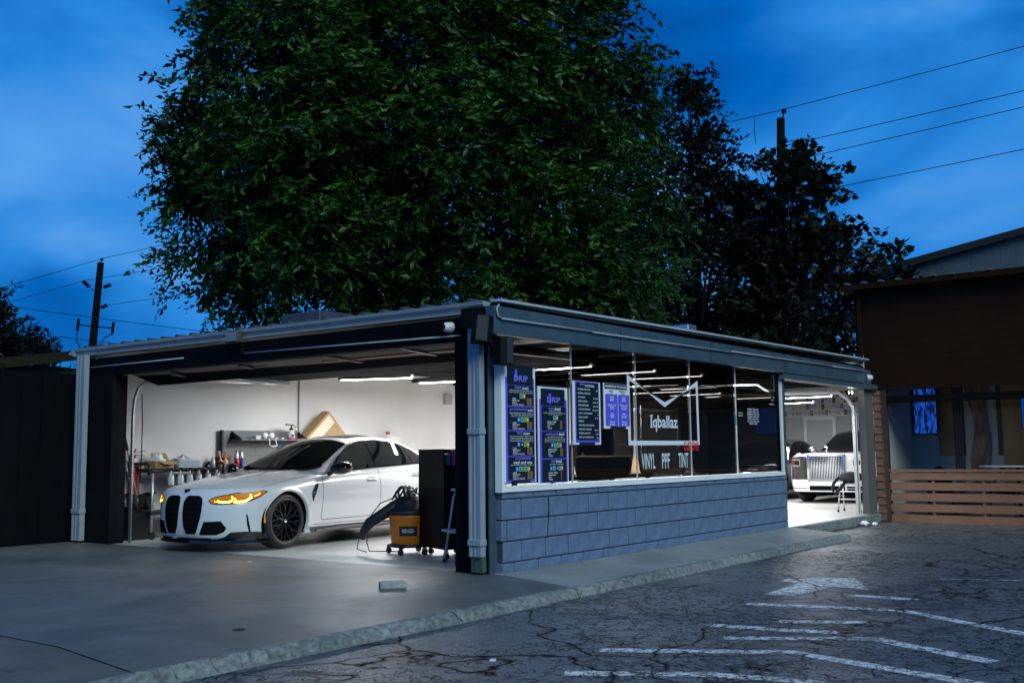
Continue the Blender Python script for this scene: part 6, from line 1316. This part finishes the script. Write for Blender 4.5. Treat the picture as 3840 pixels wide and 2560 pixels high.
def crown_mesh(name, m, centres, dirs, tints, seed, per, leaf, spray, droop, wide, jitter=.35):
    """sprays of folded leaves: each spray a drooping twig with leaves to both sides"""
    rg = np.random.default_rng(seed); n = len(centres); C = np.array(centres); D = np.array(dirs)
    k = per; tt = (np.arange(k)+.5)/k
    D = D+rg.normal(0, jitter, D.shape); D /= np.linalg.norm(D, axis=1, keepdims=True)
    up = np.array([0,0,1.0]); S = np.cross(D, up); S /= np.maximum(1e-6, np.linalg.norm(S, axis=1, keepdims=True))
    L_ = spray*rg.uniform(.6,1.3,(n,1,1))
    base = C[:,None,:]+D[:,None,:]*(tt[None,:,None]*L_)+np.array([0,0,-1.0])*(droop*(tt[None,:,None]**2)*L_)
    side = np.where(np.arange(k) % 2 == 0, 1.0, -1.0)[None,:,None]
    ld = D[:,None,:]*.45+S[:,None,:]*side*.8+np.array([0,0,-1.0])*droop*.9+rg.normal(0,.35,(n,k,3)); ld /= np.linalg.norm(ld, axis=2, keepdims=True)
    nr = np.cross(ld, rg.normal(0,1,(n,k,3))*.5+np.array([0,0,1.0])*.0+S[:,None,:]*.0+np.cross(ld, up+rg.normal(0,.45,(n,k,3)))); nr /= np.maximum(1e-6, np.linalg.norm(nr, axis=2, keepdims=True))
    wd = np.cross(nr, ld)
    ll = leaf*rg.uniform(.5,1.35,(n,k,1)); ww = ll*wide
    b = base+rg.normal(0,.03,(n,k,3))
    p0 = b; p1 = b+ld*ll*.45+wd*ww*.5+nr*ll*.06; p2 = b+ld*ll-nr*ll*.12; p3 = b+ld*ll*.45-wd*ww*.5+nr*ll*.06
    V = np.stack([p0,p1,p2,p3], axis=2).reshape(-1,3); nl = n*k
    me = bpy.data.meshes.new(name); me.vertices.add(nl*4); me.vertices.foreach_set('co', V.astype(np.float32).ravel())
    idx = np.arange(nl)*4; F = np.stack([idx,idx+1,idx+2,idx,idx+2,idx+3], axis=1).reshape(-1)
    me.loops.add(nl*6); me.loops.foreach_set('vertex_index', F.astype(np.int32)); me.polygons.add(nl*2); me.polygons.foreach_set('loop_start', (np.arange(nl*2)*3).astype(np.int32)); me.polygons.foreach_set('loop_total', np.full(nl*2,3,np.int32))
    cl = np.repeat(np.clip(np.array(tints)+rg.normal(0,.10,n),0,1), k)*.8+rg.uniform(0,.2,nl); a = me.attributes.new('tint','FLOAT','POINT'); a.data.foreach_set('value', np.repeat(cl,4).astype(np.float32))
    me.update(calc_edges=True); me.materials.append(m); return me
def tree(name, label, base, trunk_h, trunk_r, blobs, n_spray, m, seed, per=16, leaf=.17, spray=.55, droop=.5, wide=.5, inner=.35, limbs=26, group=None):
    """blobs: (across, along, height, rx, ry, rz, weight)"""
    base = Vector(base); t = thing(name, label, 'tree', tuple(base), 0, group); rg = random.Random(seed)
    tb = MB(); top = base+Vector((0,0,trunk_h)); tb.tube([base-Vector((0,0,.3)), base+Vector((.05,.02,trunk_h*.4)), top], [trunk_r*1.25, trunk_r, trunk_r*.7], 10)
    C = []; D = []; TN = []; tot = sum(b[6] for b in blobs); ends = []
    for (a, d, h, rx, ry, rz, wt) in blobs:
        c = base+RV*a+FV*d; c = Vector((c.x, c.y, base.z+h)); k = int(n_spray*wt/tot)
        # clumps: sprays gather round a few hundred twig points so that gaps stay open between them
        nc = max(6, k//11); cl = []
        for _ in range(nc):
            while True:
                v = Vector((rg.uniform(-1,1), rg.uniform(-1,1), rg.uniform(-1,1)))
                if inner < v.length <= 1: break
            cl.append(v)
        tn = [rg.random()**1.6 for _ in cl]
        for i in range(k):
            v = cl[i % nc]; off = Vector((rg.gauss(0,.30), rg.gauss(0,.30), rg.gauss(0,.22)))
            q = c+RV*(v.x*rx)+FV*(v.y*ry)+Vector((0,0,v.z*rz))+off
            if q.z < 3.7 and 0 < q.x < 21.2 and q.y < 7.9: continue
            o = RV*(v.x/rx)+FV*(v.y/ry)+Vector((0,0,v.z/rz)); o.normalize(); C.append(tuple(q)); TN.append(tn[i % nc]); D.append(tuple(o*.8+Vector((0,0,.15))))
        for v in cl[:max(3, int(limbs*wt/tot))]: ends.append(c+RV*(v.x*rx*.9)+FV*(v.y*ry*.9)+Vector((0,0,v.z*rz*.9)))
    tb.build('trunk', M_BARK, t, smooth=True)
    lb = MB()
    for q in ends:
        s0 = base.lerp(top, rg.uniform(.45,1.0)); m1 = s0.lerp(q, .45)+Vector((rg.uniform(-.4,.4), rg.uniform(-.4,.4), rg.uniform(.1,.7)))
        lb.tube([s0, m1, q], [trunk_r*.35, trunk_r*.18, .012], 6)
        for _ in range(3):
            z0 = m1.lerp(q, rg.uniform(.1,.8)); lb.tube([z0, z0+Vector((rg.uniform(-.8,.8), rg.uniform(-.8,.8), rg.uniform(-.1,.9)))], [trunk_r*.09, .006], 5)
    lb.build('limbs', M_BARK, t, smooth=True, kind='stuff')
    o = bpy.data.objects.new('crown', crown_mesh('crown', m, C, D, TN, seed, per, leaf, spray, droop, wide)); COL.objects.link(o); o.parent = t; o.matrix_parent_inverse = root_matrix(t).inverted(); o['kind'] = 'stuff'
    return t
M_LEAF1 = leaf_material('broad_green_leaf', (.004,.016,.004), (.045,.135,.014)); M_LEAF2 = leaf_material('unlit_leaf', (.003,.006,.003), (.008,.016,.007)); M_LEAF3 = leaf_material('round_unlit_leaf', (.004,.008,.004), (.010,.020,.008))  # far trees' lack of lamp light is put into their near-black leaf colours
B1 = (9.42, 10.4, -.1)
tree('shade_tree', 'huge leafy shade tree spreading its green crown over the garage roof', B1, 6.5, .30,
     [(0,0,10.5,4.6,4.0,4.6,5.0), (-2.5,0,11.8,2.4,3,2.8,1.4), (-4.7,-.3,8.5,.6,.9,.8,.20), (-4.0,-.2,7.8,.9,1.2,.9,.33), (-3.2,0,7.5,1.9,2.3,1.7,1.0), (-3.7,.2,5.9,1.3,1.8,1.1,.5), (-1.6,-.6,5.4,2.6,2.6,1.4,1.1), (3.6,0,10.6,2.3,2.6,2.6,1.5), (4.5,.2,9.0,1.5,1.8,1.5,.6), (4.2,-.6,6.6,1.9,2.2,1.7,1.1), (4.6,-.8,5.0,1.5,1.8,1.3,.8), (1.8,-1.0,5.2,2.6,2.4,1.5,1.3), (0,-2.4,8.0,3.6,1.5,3.0,1.8), (-1,0,14.0,3.5,3.2,1.8,1.2), (2.2,0,13.5,2.6,3,1.8,1.0)],
     14500, M_LEAF1, 23, per=14, leaf=.20, spray=.62, droop=.5, wide=.42, inner=.2)
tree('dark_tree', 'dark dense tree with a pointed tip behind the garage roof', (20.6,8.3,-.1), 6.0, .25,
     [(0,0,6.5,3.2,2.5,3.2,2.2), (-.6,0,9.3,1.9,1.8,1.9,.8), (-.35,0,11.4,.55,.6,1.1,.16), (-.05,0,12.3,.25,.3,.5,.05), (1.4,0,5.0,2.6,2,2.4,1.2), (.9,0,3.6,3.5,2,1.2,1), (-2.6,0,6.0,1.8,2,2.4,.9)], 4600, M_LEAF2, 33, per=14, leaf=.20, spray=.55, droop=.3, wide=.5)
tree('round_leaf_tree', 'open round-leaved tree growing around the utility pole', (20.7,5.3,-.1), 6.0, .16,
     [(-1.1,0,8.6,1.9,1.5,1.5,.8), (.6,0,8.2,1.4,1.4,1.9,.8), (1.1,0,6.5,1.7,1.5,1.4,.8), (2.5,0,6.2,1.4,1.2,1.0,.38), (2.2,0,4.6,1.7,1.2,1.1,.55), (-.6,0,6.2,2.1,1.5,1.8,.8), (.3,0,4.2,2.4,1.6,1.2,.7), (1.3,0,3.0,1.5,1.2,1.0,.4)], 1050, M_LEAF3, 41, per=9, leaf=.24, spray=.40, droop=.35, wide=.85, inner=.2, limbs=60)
tree('distant_tree', 'dark bushy tree far off beyond the black fence', (8.6,27.9,-.1), 3.0, .2, [(-.6,0,4.7,2.1,1.6,1.6,1), (.5,0,4.2,1.5,1.3,1.1,.6), (1.4,0,3.9,1.0,.9,.9,.35), (-2.2,0,4.6,1.8,1.5,1.5,.8), (-.1,0,6.0,.7,.5,.5,.18)], 1100, M_LEAF2, 51, per=14, leaf=.24, spray=.5, droop=.2, wide=.35)
# ------------------------------------------------------------------ utility poles and wires
M_POLE = mat('pole_timber', (.006,.005,.005), .9, spec=.05, var=.3, vscale=4); M_WIRE = mat('wire_black', (.004,.006,.010), .8, spec=.05); M_INS = mat('grey_insulator', (.008,.008,.009), .6, spec=.1)
t = thing('utility_pole', 'leaning timber utility pole with insulators beyond the fence', 'utility pole', (14.6,32.7,-.1))
MB().tube([(14.70,32.62,-.1),(15.17,32.34,8.99)], [.20,.13], 10).build('pole', M_POLE, t, smooth=True)
MB().tube([(15.17,32.34,8.95),(15.20,32.32,9.12)], .02, 6).tube([(15.2,32.32,9.08),(15.2,32.32,9.16)], .07, 8).build('top_insulator', M_INS, t)
for a, b_, pz in [((14.98,32.45,7.80),(14.62,32.67,8.20),0), ((15.1,32.38,7.9),(15.52,32.12,8.10),0), ((15.05,32.41,7.05),(15.42,32.19,7.26),0)]:
    a, b_ = Vector(a), Vector(b_); MB().tube([a, b_], .018, 6).build('insulator_arm', M_INS, t); MB().tube([a.lerp(b_,.45), b_], .075, 8).build('insulator', M_INS, t)
for b_ in ((14.50,32.74,6.42),(15.62,32.06,6.33)):
    b_ = Vector(b_); MB().tube([(15.0,32.44,6.36), b_], .03, 6).build('cross_arm', M_INS, t); MB().tube([b_+Vector((-.02,0,-.25)), b_+Vector((.03,0,.25))], .06, 8).build('fuse', M_INS, t)
MB().tube([(14.50,32.74,6.2),(14.46,32.76,5.8),(14.62,32.66,5.4),(14.88,32.5,5.1)], .022, 5).build('drop_wire', M_WIRE, t, smooth=True); MB().tube([(15.62,32.06,6.1),(15.35,32.22,5.9),(15.22,32.3,5.6),(15.26,32.28,5.1)], .022, 5).build('drop_wire', M_WIRE, t, smooth=True)
def wire(name, pts, r, label):
    o = MB().tube(pts, r, 5).build('power_line', M_WIRE, None, smooth=True); tag(o, label, 'power line'); return o
def span(a, b_, sag, n=10):
    a, b_ = Vector(a), Vector(b_); return [a.lerp(b_, i/n)-Vector((0,0,sag*4*(i/n)*(1-i/n))) for i in range(n+1)]
wire('w', span((5,38.0,4.9),(15.2,32.32,9.16),.1)+span((15.2,32.32,9.16),(24,27.3,12.6),.1)[1:], .011, 'topmost power line crossing the leaning pole')
wire('w', span((4,38.6,4.0),(14.62,32.67,8.2),.1)+span((14.62,32.67,8.2),(23,27.8,10.8),.1)[1:], .011, 'power line on the upper left insulator of the leaning pole')
wire('w', span((15.42,32.19,7.26),(23.5,27.5,9.4),.1), .011, 'power line leaving the lower right insulator of the leaning pole')
wire('w', span((9,35.8,7.45),(22.5,28.0,5.9),.05), .013, 'service cable sloping down behind the leaning pole')
wire('w', span((9,35.8,6.5),(22.5,28.0,4.95),.05), .013, 'lower service cable just above the garage roof edge')
t = thing('utility_pole', 'upright timber utility pole rising through the round-leaved tree', 'utility pole', (23.36,6.85,-.1))
MB().tube([(23.30,6.95,-.1),(23.46,6.62,11.8)], [.19,.13], 10).build('pole', M_POLE, t, smooth=True)
MB().tube([(23.48,6.58,11.75),(23.5,6.52,12.0)], .025, 6).tube([(23.5,6.52,11.98),(23.5,6.52,12.1)], .085, 8).build('top_insulator', M_INS, t)
for a, b_, lb_ in [((23.5,6.52,12.1),(27.2,-6.4,14.1),'topmost power line leaving the upright pole'), ((23.4,7.0,10.85),(27.2,-6.4,12.6),'second power line above the brown building'), ((23.4,7.0,10.3),(27.2,-6.4,12.15),'third power line above the brown building'), ((23.4,7.2,9.15),(27.2,-6.4,10.75),'lowest power line above the brown building')]: wire('w', span(a, b_, .04), .013, lb_)
wire('w', span((23.5,6.52,12.1),(19.5,15.2,10.7),.05), .013, 'power line running from the upright pole into the shade tree')
MB().tube([(23.1,7.35,11.9),(23.08,7.38,11.5),(23.1,7.35,11.0)], .010, 5).build('lead_wire', M_WIRE, t, smooth=True)
